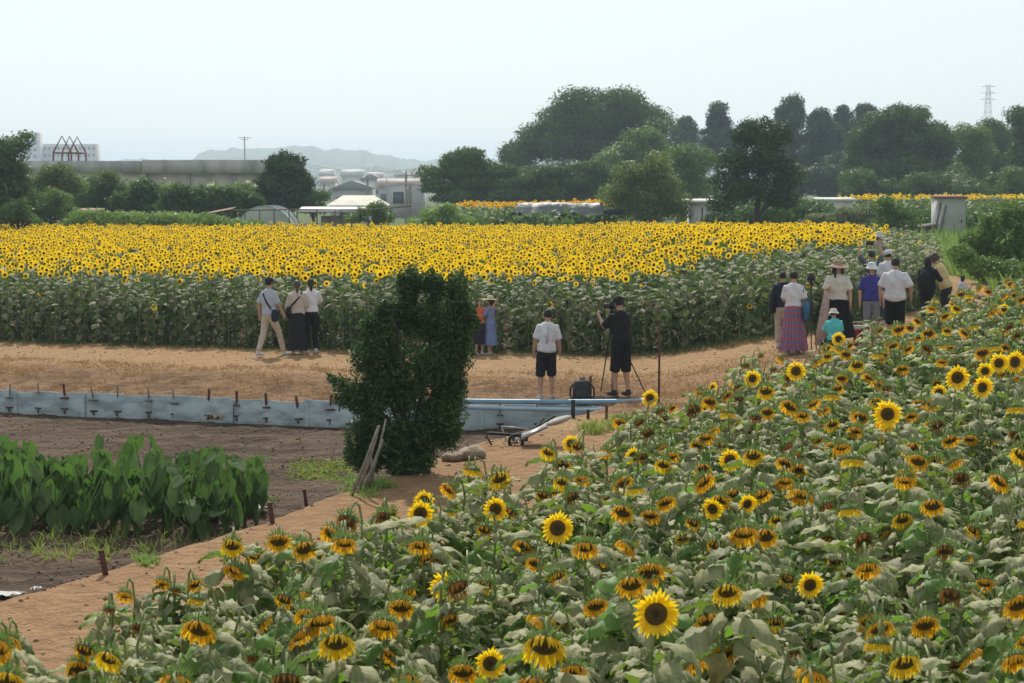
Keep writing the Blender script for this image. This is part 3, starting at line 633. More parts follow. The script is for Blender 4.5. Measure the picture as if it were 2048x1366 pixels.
def vinyl_tunnel():
    d = 104; k = d/F; x0, x1 = P(466, 400, d)[0], P(590, 400, d)[0]; z0 = float(zg(x0, d)); top = P(1, 413, d)[2]-z0; w = x1-x0
    t = thing('vinyl_tunnel', 'white vinyl garden tunnel with rounded end among pipe posts', 'greenhouse', ((x0+x1)/2, d, z0))
    V = []; n = 14; L = 5
    for j in range(L):
        for i in range(n+1):
            a = math.pi*i/n; V.append((-math.cos(a)*w/2, j*1.0, max(0, math.sin(a))**.62*top))
    Q = [[j*(n+1)+i, j*(n+1)+i+1, (j+1)*(n+1)+i+1, (j+1)*(n+1)+i] for j in range(L-1) for i in range(n)]
    mb = MB(); mb.add(V, Q); mb.add([(0, 0, 0)]+V[:n+1], [], [[0, i+2, i+1] for i in range(n)]); mb.build('cover', M['vinyl'], t, smooth=True)
    for j in range(0, 5, 2):
        mb = MB(); mb.tube([(v[0]*1.01, v[1]-.03, v[2]*1.01) for v in V[j*(n+1):(j+1)*(n+1)]], .025, 5); mb.build('hoop', M['steel'], t)
    d2 = 101; t = thing('pipe_trellis', 'rusty pipe trellis with one long top rail before the vinyl tunnel', 'trellis', (P(580, 400, d2)[0], d2, float(zg(-10, d2)))); o = np.array(t.location)
    mb = MB(); mb.tube([P(455, 421, d2)-o, P(600, 419, d2)-o, P(735, 420, d2)-o, P(822, 412, d2)-o], .035, 5); mb.build('rail', M['darkwood'], t)
    for px in (490, 519, 548, 578, 634, 670): mb = MB(); p = P(px, 419, d2)-o; mb.tube([(p[0], 0, 0), p], .03, 5); mb.build('post', M['darkwood'], t)
    t = thing('awning', 'small rusty sheet awning left of the vinyl tunnel', 'awning', (P(435, 430, d2)[0], d2, float(zg(-15, d2)))); o = np.array(t.location)
    mb = MB(); a, b = P(410, 428, d2)-o, P(462, 418, d2)-o; mb.add([a, b, b+[0, 2, .1], a+[0, 2, .1]], [[0, 1, 2, 3]]); mb.add([a-[0,0,.05], b-[0,0,.05], b+[0, 2, .05], a+[0, 2, .05]], [[3, 2, 1, 0]]); mb.build('sheet', M['rustsheet'], t)
    for px in (415, 454): mb = MB(); p = P(px, 426, d2)-o; mb.tube([(p[0], 0, 0), (p[0], 0, p[2])], .035, 5); mb.build('post', M['darkwood'], t)
M['rustsheet'] = mat('rusty_sheet', (0.34, 0.20, 0.12), (0.20, 0.12, 0.08), scale=3)
vinyl_tunnel()
for (px0, px1, py, lb) in ((152, 200, 421, 'low weathered sheet roof in the hedge on the left'), (325, 355, 431, 'small grey sheet roof half sunk in the hedge before the wall')):
    d = 106; a, b = P(px0, py, d), P(px1, py, d); z = float(zg(a[0], d)); t = thing('sheet_roof_shelter', lb, 'shelter', ((a[0]+b[0])/2, d, z)); w = b[0]-a[0]; h = a[2]-z
    mb = MB(); mb.box((0, .6, h), (w, 1.3, .08), (R(6), 0, 0)); mb.build('roof', M['rustsheet' if px0 < 200 else 'steel'], t)
    for s in (-.42, .42): mb = MB(); mb.tube([(s*w, .1, 0), (s*w, .1, h)], .04, 5); mb.build('post', M['darkwood'], t)

def utility_pole(px, py0, d, lb, arms=1, lean=0, steel=False):
    p = P(px, py0, d); z = float(zg(p[0], d)); h = p[2]-z
    t = thing('utility_pole', lb, 'pole', (p[0], d, z)); mb = MB(); mb.tube([(lean*h*-1, 0, 0), (0, 0, h)], [.15 if not steel else .06, .10 if not steel else .05], 8); mb.build('post', M['pole' if not steel else 'steel'], t)
    for i in range(arms): mb = MB(); mb.box((0, -.12, h-.35-i*.8), (1.5, .1, .1)); mb.build('crossarm', M['steel'], t)
    return p
W0 = utility_pole(812, 344, 190, 'tall utility pole rising in front of the pink roof', 2)
utility_pole(735, 350, 200, 'short dark utility pole left of the flat grey building', 1)
W1 = utility_pole(843, 345, 230, 'utility pole just left of the layered spreading tree', 1)
utility_pole(773, 358, 215, 'slim pole at the corner of the flat grey building', 0, steel=True)
utility_pole(820, 370, 118, 'near wooden post standing upright of the crossed pair by the pale shrub', 0)
utility_pole(814, 378, 117, 'near wooden post leaning against its upright twin', 0, lean=-.0)
utility_pole(648, 365, 230, 'thin pole just right of the round dark tree', 1)
for i, (a, b, s) in enumerate((((600, 331), (860, 334), .8), ((600, 325), (860, 331), .9))):
    pts = [P(a[0]+(b[0]-a[0])*f, a[1]+(b[1]-a[1])*f, 230) - np.array([0, 0, s*4*f*(1-f)]) for f in np.linspace(0, 1, 12)]
    o = pts[0]; mb = MB(); mb.tube([p-o for p in pts], .02, 4); ob = mb.build('power_line', M['pole']); ob.location = tuple(o)
    tag(ob, ('lower' if i == 0 else 'upper') + ' of the two thin power lines crossing before the hills', 'cable')

def pylon():
    d = 700; b = P(1975, 262, d); top = P(1975, 171, d)[2]; z = float(zg(b[0], d)); h = top-z
    t = thing('transmission_tower', 'faint lattice transmission tower above the trees on the right', 'pylon', (b[0], d, z)); mb = MB()
    def leg(s, u, k): w = 2.6*(1-k)**1.2+.55; return np.array([s*w, u*w, k*h])
    ks = np.linspace(0, 1, 13)
    for s in (-1, 1):
        for u in (-1, 1): mb.tube([leg(s, u, k) for k in ks], .07, 4)
    for i in range(12):
        a, b_ = ks[i], ks[i+1]
        for u in (-1, 1): mb.tube([leg(-1, u, a), leg(1, u, b_)], .04, 4); mb.tube([leg(1, u, a), leg(-1, u, b_)], .04, 4); mb.tube([leg(-1, u, a), leg(1, u, a)], .06, 4)
    mb.build('lattice', M['steel'], t)
    for k in (.99, .93, .87): mb = MB(); mb.tube([(-2.6, 0, k*h), (0, 0, k*h+.5), (2.6, 0, k*h)], .07, 4); mb.tube([(-2.6, 0, k*h), (2.6, 0, k*h)], .06, 4); mb.build('crossarm', M['steel'], t)
pylon()
t = thing('broadcast_mast', 'hair-thin far mast right of the cone-shaped conifer', 'mast', (P(1515, 300, 900)[0], 900, 0)); mb = MB(); mb.tube([(0, 0, 0), (0, 0, P(1, 224, 900)[2])], [.3, .12], 6); mb.build('mast_tube', M['steel'], t)
mb = MB(); mb.tube([(0, 0, 20), (0, 0, 24)], .5, 6); mb.build('antenna', M['steel'], t)

# middle distance: tarp, sheds, far sunflower bands
M['tarp'] = mat('grey_tarp', (0.19, 0.205, 0.195), (0.10, 0.115, 0.11), rough=.5, scale=1.5, bump=.05, bscale=4)
M['black'] = mat('black_matte', (0.020, 0.020, 0.022), (0.03, 0.03, 0.03), rough=.7)
def tarp_stack():
    d = 112; k = d/F; a, b = P(1030, 430, d), P(1208, 430, d); z = float(zg(a[0], d)); x = (a[0]+b[0])/2; w = b[0]-a[0]
    zt, zb = P(1, 406, d)[2]-z, P(1, 431, d)[2]-z
    t = thing('covered_rack', 'rack of long dark goods under a rumpled grey tarp', 'covered rack', (x, d, z)); r = np.random.default_rng(3)
    nx, ny = 40, 9; V = []
    for j in range(ny):
        f = j/(ny-1)
        for i in range(nx+1):
            u = i/nx; yy = -.9+1.8*f; edge = abs(f-.5)*2
            zz = zt - (zt-zb)*(.9*max(0, edge-.45)/.55) - .12*math.sin(u*3.1)*0 + .03*math.sin(i*.23+j*.8+1)+.022*math.sin(i*.71-j*.5)+r.normal(0, .018) - .15*u*0
            if edge > .9: zz += .09*math.sin(i*.33)+.06*math.sin(i*.77+1)
            V.append(((u-.5)*w*.98, yy*(1 if edge < .5 else 1.05), zz + (-.12 if i in (0, nx) else 0)))
    Q = [[j*(nx+1)+i, j*(nx+1)+i+1, (j+1)*(nx+1)+i+1, (j+1)*(nx+1)+i] for j in range(ny-1) for i in range(nx)]
    mb = MB(); mb.add(V, Q); mb.build('tarp', M['tarp'], t, smooth=True)
    mb = MB()
    for q in range(5): mb.tube([(-w/2-.12, -.6+q*.3, zb+.1), (w/2+1.1, -.6+q*.3, zb+.22)], .14, 7)
    mb.build('poles', M['black'], t)
    for s in (-.45, 0, .45): mb = MB(); mb.box((s*w, 0, zb/2), (.12, 1.2, zb)); mb.build('leg', M['darkwood'], t)
tarp_stack()
M['sheet_white'] = mat('white_corrugated_sheet', (0.58, 0.58, 0.55), (0.42, 0.42, 0.40), scale=.8, rough=.5)
M['redroof'] = mat('red_roof_sheet', (0.30, 0.10, 0.08), (0.22, 0.07, 0.06))
def corr_shed():
    d = 112; x0, x1 = P(1876, 400, d)[0], P(1932, 400, d)[0]; z0 = float(zg(x0, d)); h = P(1, 396, d)[2]-z0; w = x1-x0
    t = thing('corrugated_shed', 'pale corrugated metal shed with dark red roof edge', 'shed', ((x0+x1)/2, d, z0)); n = 56
    V = []; 
    for i in range(n+1):
        y = .03*math.cos(i*math.pi/1.0*1.0) if True else 0
        for zz in (0, h): V.append((-w/2+w*i/n, y, zz))
    mb = MB(); mb.add(V, [[2*i, 2*i+2, 2*i+3, 2*i+1] for i in range(n)]); mb.box((0, .95, h/2), (w-.04, 1.8, h-.02)); mb.build('wall', M['sheet_white'], t)
    mb = MB(); mb.box((0, .9, h+.06), (w+.16, 2.1, .10), (R(2), 0, 0)); mb.build('roof', M['redroof'], t)
    for s in (-.3, .35): mb = MB(); mb.tube([(s*w, -.06, h*.45), (s*w, -.06, h*.5)], .04, 6); mb.build('latch', M['rust'], t)
    for i, px in enumerate((1858, 1866, 1871, 1877)):
        p = G2(px, d-1.0); t2 = MB(); e = P(px+16, 402+i*3, d-.12); t2.tube([(0, 0, 0), tuple(e-p)], .035, 5)
        o = t2.build('plank', M['darkwood' if i % 2 else 'wall_pale']); o.location = tuple(p)
        tag(o, ['outermost weathered plank leaning on the corrugated shed', 'dark thin plank leaning second from the left on the shed', 'pale plank leaning third from the left on the shed', 'dark plank leaning closest to the corrugated wall'][i], 'plank', 'planks leaning on the shed')
    p = G2(1852, d-.3); t = thing('dark_crate', 'dark wooden bin beside the planks at the corrugated shed', 'bin', p)
    mb = MB(); mb.box((0, 0, .45), (1.2, .9, .9)); mb.build('body', M['black'], t); mb = MB(); mb.box((-.0, 0, .96), (1.3, 1.0, .06), (R(6), R(-8), 0)); mb.build('lid', M['darkwood'], t)
def G2(px, d): x = P(px, 400, d)[0]; return np.array([x, d, float(zg(x, d))])
corr_shed()
def white_shed(px0, px1, py, d, lb, ov=.4, roofonly=False):
    x0, x1 = P(px0, 400, d)[0], P(px1, 400, d)[0]; z0 = float(zg(x0, d)); h = P(1, py, d)[2]-z0; w = x1-x0
    t = thing('white_shed', lb, 'shed', ((x0+x1)/2, d, z0)); mb = MB(); mb.box((0, 1.2, h/2), (w, 2.4, h)); mb.build('wall', M['wall_pale'], t)
    mb = MB(); mb.box((ov/2, 1.2, h+.06), (w+ov*2.2, 3.0, .11), (R(2), 0, 0)); mb.build('roof', M['roof_white'], t)
    mb = MB(); mb.box((-w*.1, -.04, h*.45), (.06, .06, h*.85)); mb.build('door_edge', M['darkwood'], t)
    mb = MB(); mb.box((w*.2, -.05, h*.5), (.5, .06, .5)); mb.build('window', M['window'], t)
white_shed(1382, 1438, 404, 112, 'small white shed with thin bright roof between two trees', .5)
white_shed(1638, 1706, 400, 138, 'long low white-roofed shed behind the tall weeds', .2)
t = thing('climbing_rack', 'yellow pipe frame standing in the weeds behind the sunflowers', 'rack', G2(1677, 103)); 
M['yellowpaint'] = mat('yellow_paint', (0.70, 0.42, 0.04), (0.60, 0.35, 0.03))
for s in (-.42, .42): mb = MB(); mb.tube([(s*1.25, 0, 0), (s, 0, 1.75)], .035, 6); mb.build('leg', M['yellowpaint'], t)
for z_ in (.7, 1.2, 1.6): mb = MB(); mb.tube([(-.48, 0, z_), (.48, 0, z_)], .025, 5); mb.build('rung', M['yellowpaint'], t)
# green slope of grass left of the shed
def grass_mass(name, label, cat, poly_px, n, hmin, hmax, mt, seed, w=.03):
    r = np.random.default_rng(seed); pts = np.array([P2[:2] for P2 in poly_px]); lo, hi = pts.min(0), pts.max(0)
    q = r.uniform(lo, hi, (n*3, 2)); q = q[inside(q[:, 0], q[:, 1], [tuple(p) for p in pts])][:n]
    tpl = (np.array([[-.5, 0, 0], [.5, 0, 0], [.3, .12, .55], [-.3, .12, .55], [0, .38, 1]]), np.array([[0, 1, 2, 3]]), np.array([[3, 2, 4]]), [0, 0], np.full(5, .5))
    N = len(q); L = np.column_stack([q, zg(q[:, 0], q[:, 1])-.01]); Mx = rot_many(N, .3, r=r); s = r.uniform(hmin, hmax, N)
    Mx[:, :, 0] *= (w*r.uniform(.6, 1.4, N))[:, None]; Mx[:, :, 1] *= s[:, None]; Mx[:, :, 2] *= s[:, None]
    o = link(name, mesh_of(name, scatter(tpl, Mx, L, r.uniform(0, 1, N)), [M[mt]])); return tag(o, label, cat, kind='stuff')
grass_mass('grass', 'green grassy slope behind the right end of the yellow field', 'grass', [(15.2, 62), (17, 80), (20, 108), (34, 112), (30, 70), (20, 56), (14.0, 56)], 26000, .35, .95, 'grassy', 31, w=.10)
grass_mass('grass', 'weedy grass between the yellow field and the sheds', 'grass', [(-36, 104), (19, 99.5), (28, 112), (-40, 118)], 26000, .5, 1.25, 'grassy', 33, w=.11)
# ------------------------------------------------------------ sunflowers
M['sleaf'] = mat('sunflower_leaves', (0.092, 0.125, 0.042), (0.410, 0.400, 0.205), rough=.62, scale=14, bump=.006, bscale=30, transl=.30, tcol=(0.22, 0.36, 0.04), vein=(0.42, 0.42, 0.26), attr='var', spec=.3, detail=3)
M['yleaf'] = mat('yellowing_leaf', (0.38, 0.32, 0.085), (0.24, 0.20, 0.07), rough=.7, scale=18, transl=.3, attr='var')
M['gleaf'] = mat('young_green_leaf', (0.085, 0.18, 0.030), (0.15, 0.26, 0.06), rough=.6, scale=14, transl=.35, tcol=(0.25, 0.50, 0.04), attr='var', vein=(0.22, 0.32, 0.11))
M['stem'] = mat('sunflower_stems', (0.19, 0.25, 0.08), (0.28, 0.31, 0.13), rough=.6)
M['petal'] = mat('fresh_petals', (0.92, 0.66, 0.012), (0.88, 0.53, 0.008), rough=.5, transl=.5, tcol=(1.0, 0.74, 0.012), attr='var', scale=20)
M['petal_old'] = mat('wilting_petals', (0.90, 0.54, 0.014), (0.70, 0.30, 0.012), rough=.6, transl=.48, tcol=(1.0, 0.62, 0.01), attr='var', scale=20)
M['petal_brown'] = mat('withered_petals', (0.55, 0.24, 0.03), (0.20, 0.08, 0.02), rough=.8, transl=.3, tcol=(0.55, 0.20, 0.02), attr='var', scale=20)
M['disc'] = mat('seed_disc', (0.055, 0.030, 0.010), (0.12, 0.075, 0.018), rough=.9, scale=60, bump=.008, bscale=140, attr='var')
M['disc_old'] = mat('ripe_seed_disc', (0.085, 0.045, 0.020), (0.16, 0.11, 0.03), rough=.9, scale=60, bump=.008, bscale=140, attr='var')
M['sepal'] = mat('green_bracts', (0.12, 0.18, 0.07), (0.22, 0.27, 0.13), rough=.65, transl=.25, tcol=(0.16, 0.30, 0.05), attr='var')
def frame_from(n, hint=(0, 0, 1)):
    n = unit(n); u = unit(np.array(hint) - n*(n @ np.array(hint))); s = np.cross(u, n); return s, u, n    # side, up, normal
def ribbon(mb, p0, dirs, wids, wdir, m=0, a=.5, cup=0.0):
    """a strip of petal or bract: p0, list of step vectors, widths at each station"""
    pts = [np.array(p0, float)]
    for d in dirs: pts.append(pts[-1]+d)
    V = []
    for i, p in enumerate(pts):
        V += [p-wdir*wids[i]/2, p+wdir*wids[i]/2]
    mb.add(V, [[2*i, 2*i+1, 2*i+3, 2*i+2] for i in range(len(pts)-1)], m=m, a=a)
def head(kind, r, R0=.075, nrm=(0, -1, 0), c=(0, 0, 0)):
    """returns meshes: flower head (disc + green back), petals, bracts"""
    s, u, n = frame_from(nrm); c = np.array(c, float); g = np.array([0, 0, -1.0])
    def W(x, y, z): return c + s*x + u*y + n*z
    hb = MB(); rings = [(0, .012, .1), (.3, .016, .25), (.62, .016, .75), (.86, .008, .9), (1.0, -.002, .4)]; nn = 16; V = [W(0, 0, .010)]; A = [.0]
    for k, (q, z, a) in enumerate(rings[1:]):
        for j in range(nn):
            th = 2*math.pi*j/nn; V.append(W(math.cos(th)*q*R0, math.sin(th)*q*R0, z + r.uniform(-.002, .002))); A.append(np.clip(a+r.uniform(-.2, .2), 0, 1))
    T = [[0, 1+j, 1+(j+1)%nn] for j in range(nn)]; Q = [[1+k*nn+j, 1+(k+1)*nn+j, 1+(k+1)*nn+(j+1)%nn, 1+k*nn+(j+1)%nn] for k in range(3) for j in range(nn)]
    hb.add(V, Q, T, 0, np.array(A))
    V = []; 
    for q, z in ((1.0, -.002), (.9, -.022), (.5, -.040), (.16, -.052)):
        for j in range(nn): th = 2*math.pi*j/nn; V.append(W(math.cos(th)*q*R0, math.sin(th)*q*R0, z))
    hb.add(V, [[k*nn+j, k*nn+(j+1)%nn, (k+1)*nn+(j+1)%nn, (k+1)*nn+j] for k in range(3) for j in range(nn)], [], 1)
    pb = MB(); n_p = {'F': 30, 'D': 30, 'B': 17}[kind]; Lp = {'F': .078, 'D': .072, 'B': .050}[kind]
    for lay in range(2):
        for j in range(n_p):
            if kind == 'B' and r.random() < .25: continue
            th = 2*math.pi*(j+.5*lay+r.uniform(-.25, .25))/n_p; rad = s*math.cos(th)+u*math.sin(th)
            L = Lp*r.uniform(.8, 1.15)*(1 if lay == 0 else .85); tang = -s*math.sin(th)+u*math.cos(th)
            p0 = c + rad*R0*.95 + n*(-.003+.004*lay); wd = .023*r.uniform(.8, 1.15)
            if kind == 'F':
                d0 = unit(rad + n*(.22+.35*lay) + g*.05 + tang*r.normal(0, .08)); ds = [d0, unit(d0+n*r.normal(-.1, .2)+g*.15), unit(d0+n*r.normal(-.15, .35)+g*.3)]
            elif kind == 'D':
                d0 = unit(rad*.8 + n*(.15+.35*lay) + g*.5 + tang*r.normal(0, .3)); ds = [d0, unit(d0+g*1.1+rad*.1+n*r.normal(0, .3)), unit(d0*.5+g*r.uniform(.8, 2.0)+n*r.normal(0, .4)+s*r.normal(0, .45))]; wd *= .70
            else:
                d0 = unit(rad*.5 + n*(.8) + g*.5 + tang*r.normal(0, .3)); ds = [d0, unit(d0-rad*.4+g*.6+n*r.normal(0, .3)), unit(d0-rad*.8+g*1.5+s*r.normal(0, .5))]
                wd *= .62
            ww = unit(tang + n*r.normal(0, .35))
            ribbon(pb, p0, [ds[0]*L*.35, ds[1]*L*.35, ds[2]*L*.3], [wd*.5, wd, wd*.8, wd*.12], ww, 0, r.uniform(0, 1))
    sb = MB()
    for lay in range(3):
        m_ = 15
        for j in range(m_):
            th = 2*math.pi*(j+.33*lay+r.uniform(-.3, .3))/m_; rad = s*math.cos(th)+u*math.sin(th); tang = -s*math.sin(th)+u*math.cos(th)
            L = r.uniform(.030, .058)*(1.1 if kind != 'F' else .85); p0 = c + rad*R0*(.98-.12*lay) - n*(.008+.012*lay)
            d0 = unit(rad + n*(.1-.35*lay) + tang*r.normal(0, .25)); lift = np.array([0, 0, r.uniform(0, .5)])
            ribbon(sb, p0, [d0*L*.5, unit(d0 - n*r.uniform(0, .7)+lift)*L*.5], [.013, .011, .002], tang, 0, r.uniform(0, 1))
    return hb, pb, sb
def big_leaf(mb, p0, az, L, Wd, pitch, droop, r, a, pet=.09):
    lk = r.random(); lk = 2 if lk < .04 else (3 if lk < .17 else 0)
    """heart-shaped leaf on a short stalk, folding along its midrib and hanging over"""
    d = np.array([math.cos(az), math.sin(az), 0]); side = np.array([-math.sin(az), math.cos(az), 0]); side = unit(side+np.array([0, 0, r.normal(0, .28)]))
    q = np.array(p0, float); up = math.sin(pitch+.35); q1 = q + pet*(d*math.cos(pitch+.35)+np.array([0, 0, up]))
    mb.tube([q, q1], [.0045, .0035], 4, m=1, cap=False)
    nu, nv = 7, 5; V = []; A = []; cur = q1.copy(); ang = pitch; fold = r.uniform(.35, 1.15); tw = r.normal(0, .12)
    prof = [0.34, .92, 1.0, .80, .54, .27, .01]
    for i in range(nu):
        if i: 
            cur = cur + (L/(nu-1))*(d*math.cos(ang)+np.array([0, 0, math.sin(ang)])+side*tw); ang -= droop/(nu-1)*r.uniform(.7, 1.3)
        nrm = -d*math.sin(ang)+np.array([0, 0, math.cos(ang)])
        for j in range(nv):
            v = (j/(nv-1)*2-1); h = -fold*abs(v)**1.3*Wd*.30*prof[i] + .012*math.sin(i*2.1+j*1.7+az*5)
            V.append(cur + side*v*Wd*.5*prof[i]*math.cos(fold*.5) + nrm*h - (d*.05*L if i == 0 and abs(v) == .5 else 0)); A.append(np.clip(a + (.30 if j == 2 else 0), 0, 1))
    mb.add(V, [[i*nv+j, i*nv+j+1, (i+1)*nv+j+1, (i+1)*nv+j] for i in range(nu-1) for j in range(nv-1)], m=lk, a=np.array(A), b=np.array([2.0+i*2.6-abs(j/(nv-1)*2-1)*3.4 for i in range(nu) for j in range(nv)])+.6)
def sunflower_proto(kind, seed, hgt=1.5, low=False):
    r = np.random.default_rng(seed); sb = MB(); lb = MB()
    tilt = {'F': r.uniform(-.30, .05), 'D': r.uniform(-1.35, -.55), 'B': r.uniform(-1.2, -.5)}[kind]
    nrm = np.array([0, -math.cos(tilt), math.sin(tilt)]); R0 = {'F': .064, 'D': .068, 'B': .060}[kind]*r.uniform(.92, 1.08)
    top = np.array([r.normal(0, .015), r.normal(0, .015), hgt])
    if kind == 'F':
        hc = top + [0, -.05, .03]; path = [(0, 0, -.03), (r.normal(0, .02), r.normal(0, .02), hgt*.5), top+[0, .03, -.16], top+[0, .02, -.04], hc-nrm*.045]
    else:
        hc = top + [0, -.12, -.06 if kind == 'D' else -.08]
        path = [(0, 0, -.03), (r.normal(0, .02), r.normal(0, .02), hgt*.5), top+[0, .06, -.14], top+[0, .02, .0], hc-nrm*.10+[0, 0, .05*math.cos(tilt)], hc-nrm*.045]
    sb.tube(path, [.015, .012, .009, .008, .0075, .0075][:len(path)], 6)
    nl = 27 if not low else 10; ga = r.uniform(0, 6.28)
    for i in range(nl):
        f = i/(nl-1); z = hgt*(.46+.46*f**.75); ga += 2.4
        L = (.34-.14*f)*r.uniform(.6, 1.25); pitch = r.uniform(-.35, .30)+.15*f; dr = r.uniform(.8, 2.3)
        x = path[1][0]*(1-f)+top[0]*f; y = path[1][1]*(1-f)+(.05 if kind != 'F' else .02)*f
        big_leaf(lb, (x, y, z), ga+r.normal(0, .25), L, L*r.uniform(.42, .70), pitch, dr, r, r.uniform(.0, .95), pet=.05+.09*(1-f))
    hb, pb, pc = head(kind, r, R0, nrm, hc)
    pm = {'F': 'petal', 'D': 'petal_old', 'B': 'petal_brown'}[kind]
    if kind == 'D' and seed % 3 == 0: pm = 'petal'
    return dict(kind=kind, hc=hc, hgt=hgt, stem=sb.mesh('stem', M['stem'], True), leaves=lb.mesh('leaves', [M['sleaf'], M['stem'], M['yleaf'], M['gleaf']], True),
                head=hb.mesh('flower_head', [M['disc'] if kind == 'F' else M['disc_old'], M['sepal']], True), petals=pb.mesh('petals', M[pm]), bracts=pc.mesh('bracts', M['sepal']),
                arr=(sb, lb, hb, pb, pc, pm))
PROTO = {k: [sunflower_proto(k, 100*i+ord(k)) for i in range(n)] for k, n in (('F', 5), ('D', 7), ('B', 6))}
# (px, py, size in px, kind, own label or None) of heads read off the photograph
HEADS = [(1775,828,56,'F','largest fully open sunflower facing the camera, standing tall at upper right of the near field'),(1915,755,46,'F','fresh open sunflower lifted above the leaves, left of the right-edge trio'),(1965,775,44,'F','bright open sunflower lowest of the trio near the right edge'),
 (1970,742,34,'F','open sunflower in the middle of the trio near the right edge'),(1998,726,40,'F','dark-centred open sunflower topmost of the trio near the right edge'),(2030,724,42,'F','side-lit open sunflower touching the right edge above the trio'),(1592,742,38,'F','bright open sunflower standing clear before the plaid skirt'),
 (1505,757,34,'F','open sunflower left of the one before the plaid skirt'),(1878,785,32,'F','small open sunflower left below the right-edge trio'),(1300,796,32,'F','lone bright sunflower at the end of the pale blue pipes'),(1142,887,36,'F','small open sunflower right under the garden cart'),
 (1268,913,36,'F','small open sunflower on the near field, right of the one under the cart'),(1460,920,44,'F','tall narrow sunflower seen from the side in mid field'),(848,1001,36,'F','small open sunflower at the field edge beside the tan path below the bush'),(991,1018,48,'F','open sunflower just right of the one at the path edge'),
 (1115,1056,60,'F','large bright sunflower with lifted petals, centre of the near field'),(890,1175,62,'F','big yellow sunflower with ragged petals, lower centre left'),(1312,1228,88,'F','biggest sunflower with wide dark disc, bottom centre right'),(981,1327,52,'F','narrow bright sunflower turned sideways at the bottom edge'),
 (1620,1170,54,'F','round bright sunflower with upright petals, lower right centre'),(1425,1018,44,'F',None),(1495,1008,36,'F',None),(1700,1020,60,'D',None),(1677,678,26,'F','small bright sunflower below the turquoise shirt'),(15,1280,74,'D','large sunflower cut off by the left edge above the bottom corner'),
 (1705,920,62,'D','wide ragged sunflower right of the tall narrow one'),(1805,1037,58,'D',None),(1865,1010,60,'D',None),(1530,758,26,'D',None),(1425,777,28,'F',None),(1400,785,30,'D',None),(1665,797,30,'D',None),(1735,770,32,'D',None),(1900,925,44,'D',None),
 (690,1085,66,'D','drooping sunflower with a long fringe of yellow petals at the left tip of the field'),(755,1040,50,'B',None),(465,1090,62,'D','outermost drooping sunflower at the left corner of the leaves'),(510,1112,56,'D',None),(590,1085,52,'D',None),(655,1068,40,'D',None),(325,1165,42,'D',None),(250,1190,48,'D',None),(390,1168,44,'D',None),(395,1200,52,'D',None),(218,1220,30,'B',None),
 (615,1190,44,'D',None),(158,1335,70,'D','drooping orange sunflower nearest the bottom left corner'),(217,1330,62,'D','drooping sunflower close beside the bottom left one'),(600,1285,58,'D',None),(662,1288,46,'B',None),(755,1262,56,'B',None),(780,1310,62,'D',None),(612,1248,40,'B',None),(505,1315,50,'B',None),(380,1262,46,'D',None),(275,1255,36,'B',None),
 (840,1090,62,'D',None),(895,1025,46,'D',None),(1048,1092,56,'D',None),(1070,1125,50,'D',None),(1110,1150,54,'D',None),(1175,1068,52,'B',None),(1215,1095,48,'D',None),(1258,1085,56,'D',None),(1205,1122,42,'D',None),(1262,1168,76,'D','wide golden drooping sunflower above the biggest one'),(1350,1138,52,'D',None),
 (1455,1182,80,'D','broad drooping sunflower with golden fringe above the leaf-marked one'),(1415,1240,72,'D','drooping sunflower next to the biggest one, a pale leaf across its disc'),(1520,1270,76,'D','golden drooping sunflower right of the leaf-marked one'),(1145,1340,80,'D','large drooping sunflower with loose petals at the bottom edge'),(1810,1325,88,'D','largest drooping sunflower, lower right bottom edge'),
 (1910,1330,62,'B',None),(1385,1290,66,'D',None),(1312,1300,62,'D',None),(1205,1285,56,'B',None),(1070,1312,50,'D',None),(1080,1230,72,'D',None),(1125,1240,56,'D',None),(1020,1195,56,'B',None),(1740,1240,72,'D','drooping sunflower with curled orange petals, lower right'),(1735,1135,72,'D','broad orange drooping sunflower in the lower right'),
 (1890,1100,66,'B',None),(1970,1165,58,'D',None),(1910,1180,52,'B',None),(1995,1210,50,'B',None),(1555,1040,46,'D',None),(1625,1003,44,'B',None),(1810,960,58,'D',None),(1720,965,42,'D',None),(2000,962,60,'D',None),(1985,882,38,'D',None),(1590,912,40,'D',None),(1605,830,44,'D',None),(1585,822,32,'D',None),(1395,890,42,'D',None),
 (1330,838,38,'B',None),(1210,905,40,'D',None),(1120,928,36,'D',None),(938,935,34,'D',None),(1365,1075,44,'D',None),(1475,1055,42,'B',None),(1940,1043,42,'B',None),(2000,1018,56,'B',None),(1405,962,40,'D',None),(1515,1158,46,'D',None),(1570,1122,40,'D',None),(1440,1115,30,'B',None),(1112,982,46,'D',None),(1860,878,40,'D',None),(1785,1190,40,'B',None),
 (1945,1230,44,'B',None),(2040,1235,50,'D',None),(1680,1225,34,'B',None),(1590,1305,40,'B',None),(1735,1320,42,'B',None),(1180,1340,30,'B',None),(350,1180,30,'B',None),(560,1095,34,'B',None),(870,1120,46,'B',None),(960,1040,40,'B',None),(1345,815,26,'D',None),(1240,800,1,'X',None),(1885,685,24,'D',None),(1970,645,22,'D',None),(2008,618,20,'F',None),(1820,655,26,'D',None),
 (1700,690,24,'D',None),(1760,640,24,'B',None),(1925,640,22,'D',None),(1870,600,22,'D',None),(1640,720,24,'B',None),(1560,718,26,'D',None),(1522,712,24,'B',None),(2035,600,18,'D',None),(1985,600,20,'D',None),(1940,585,18,'B',None)]
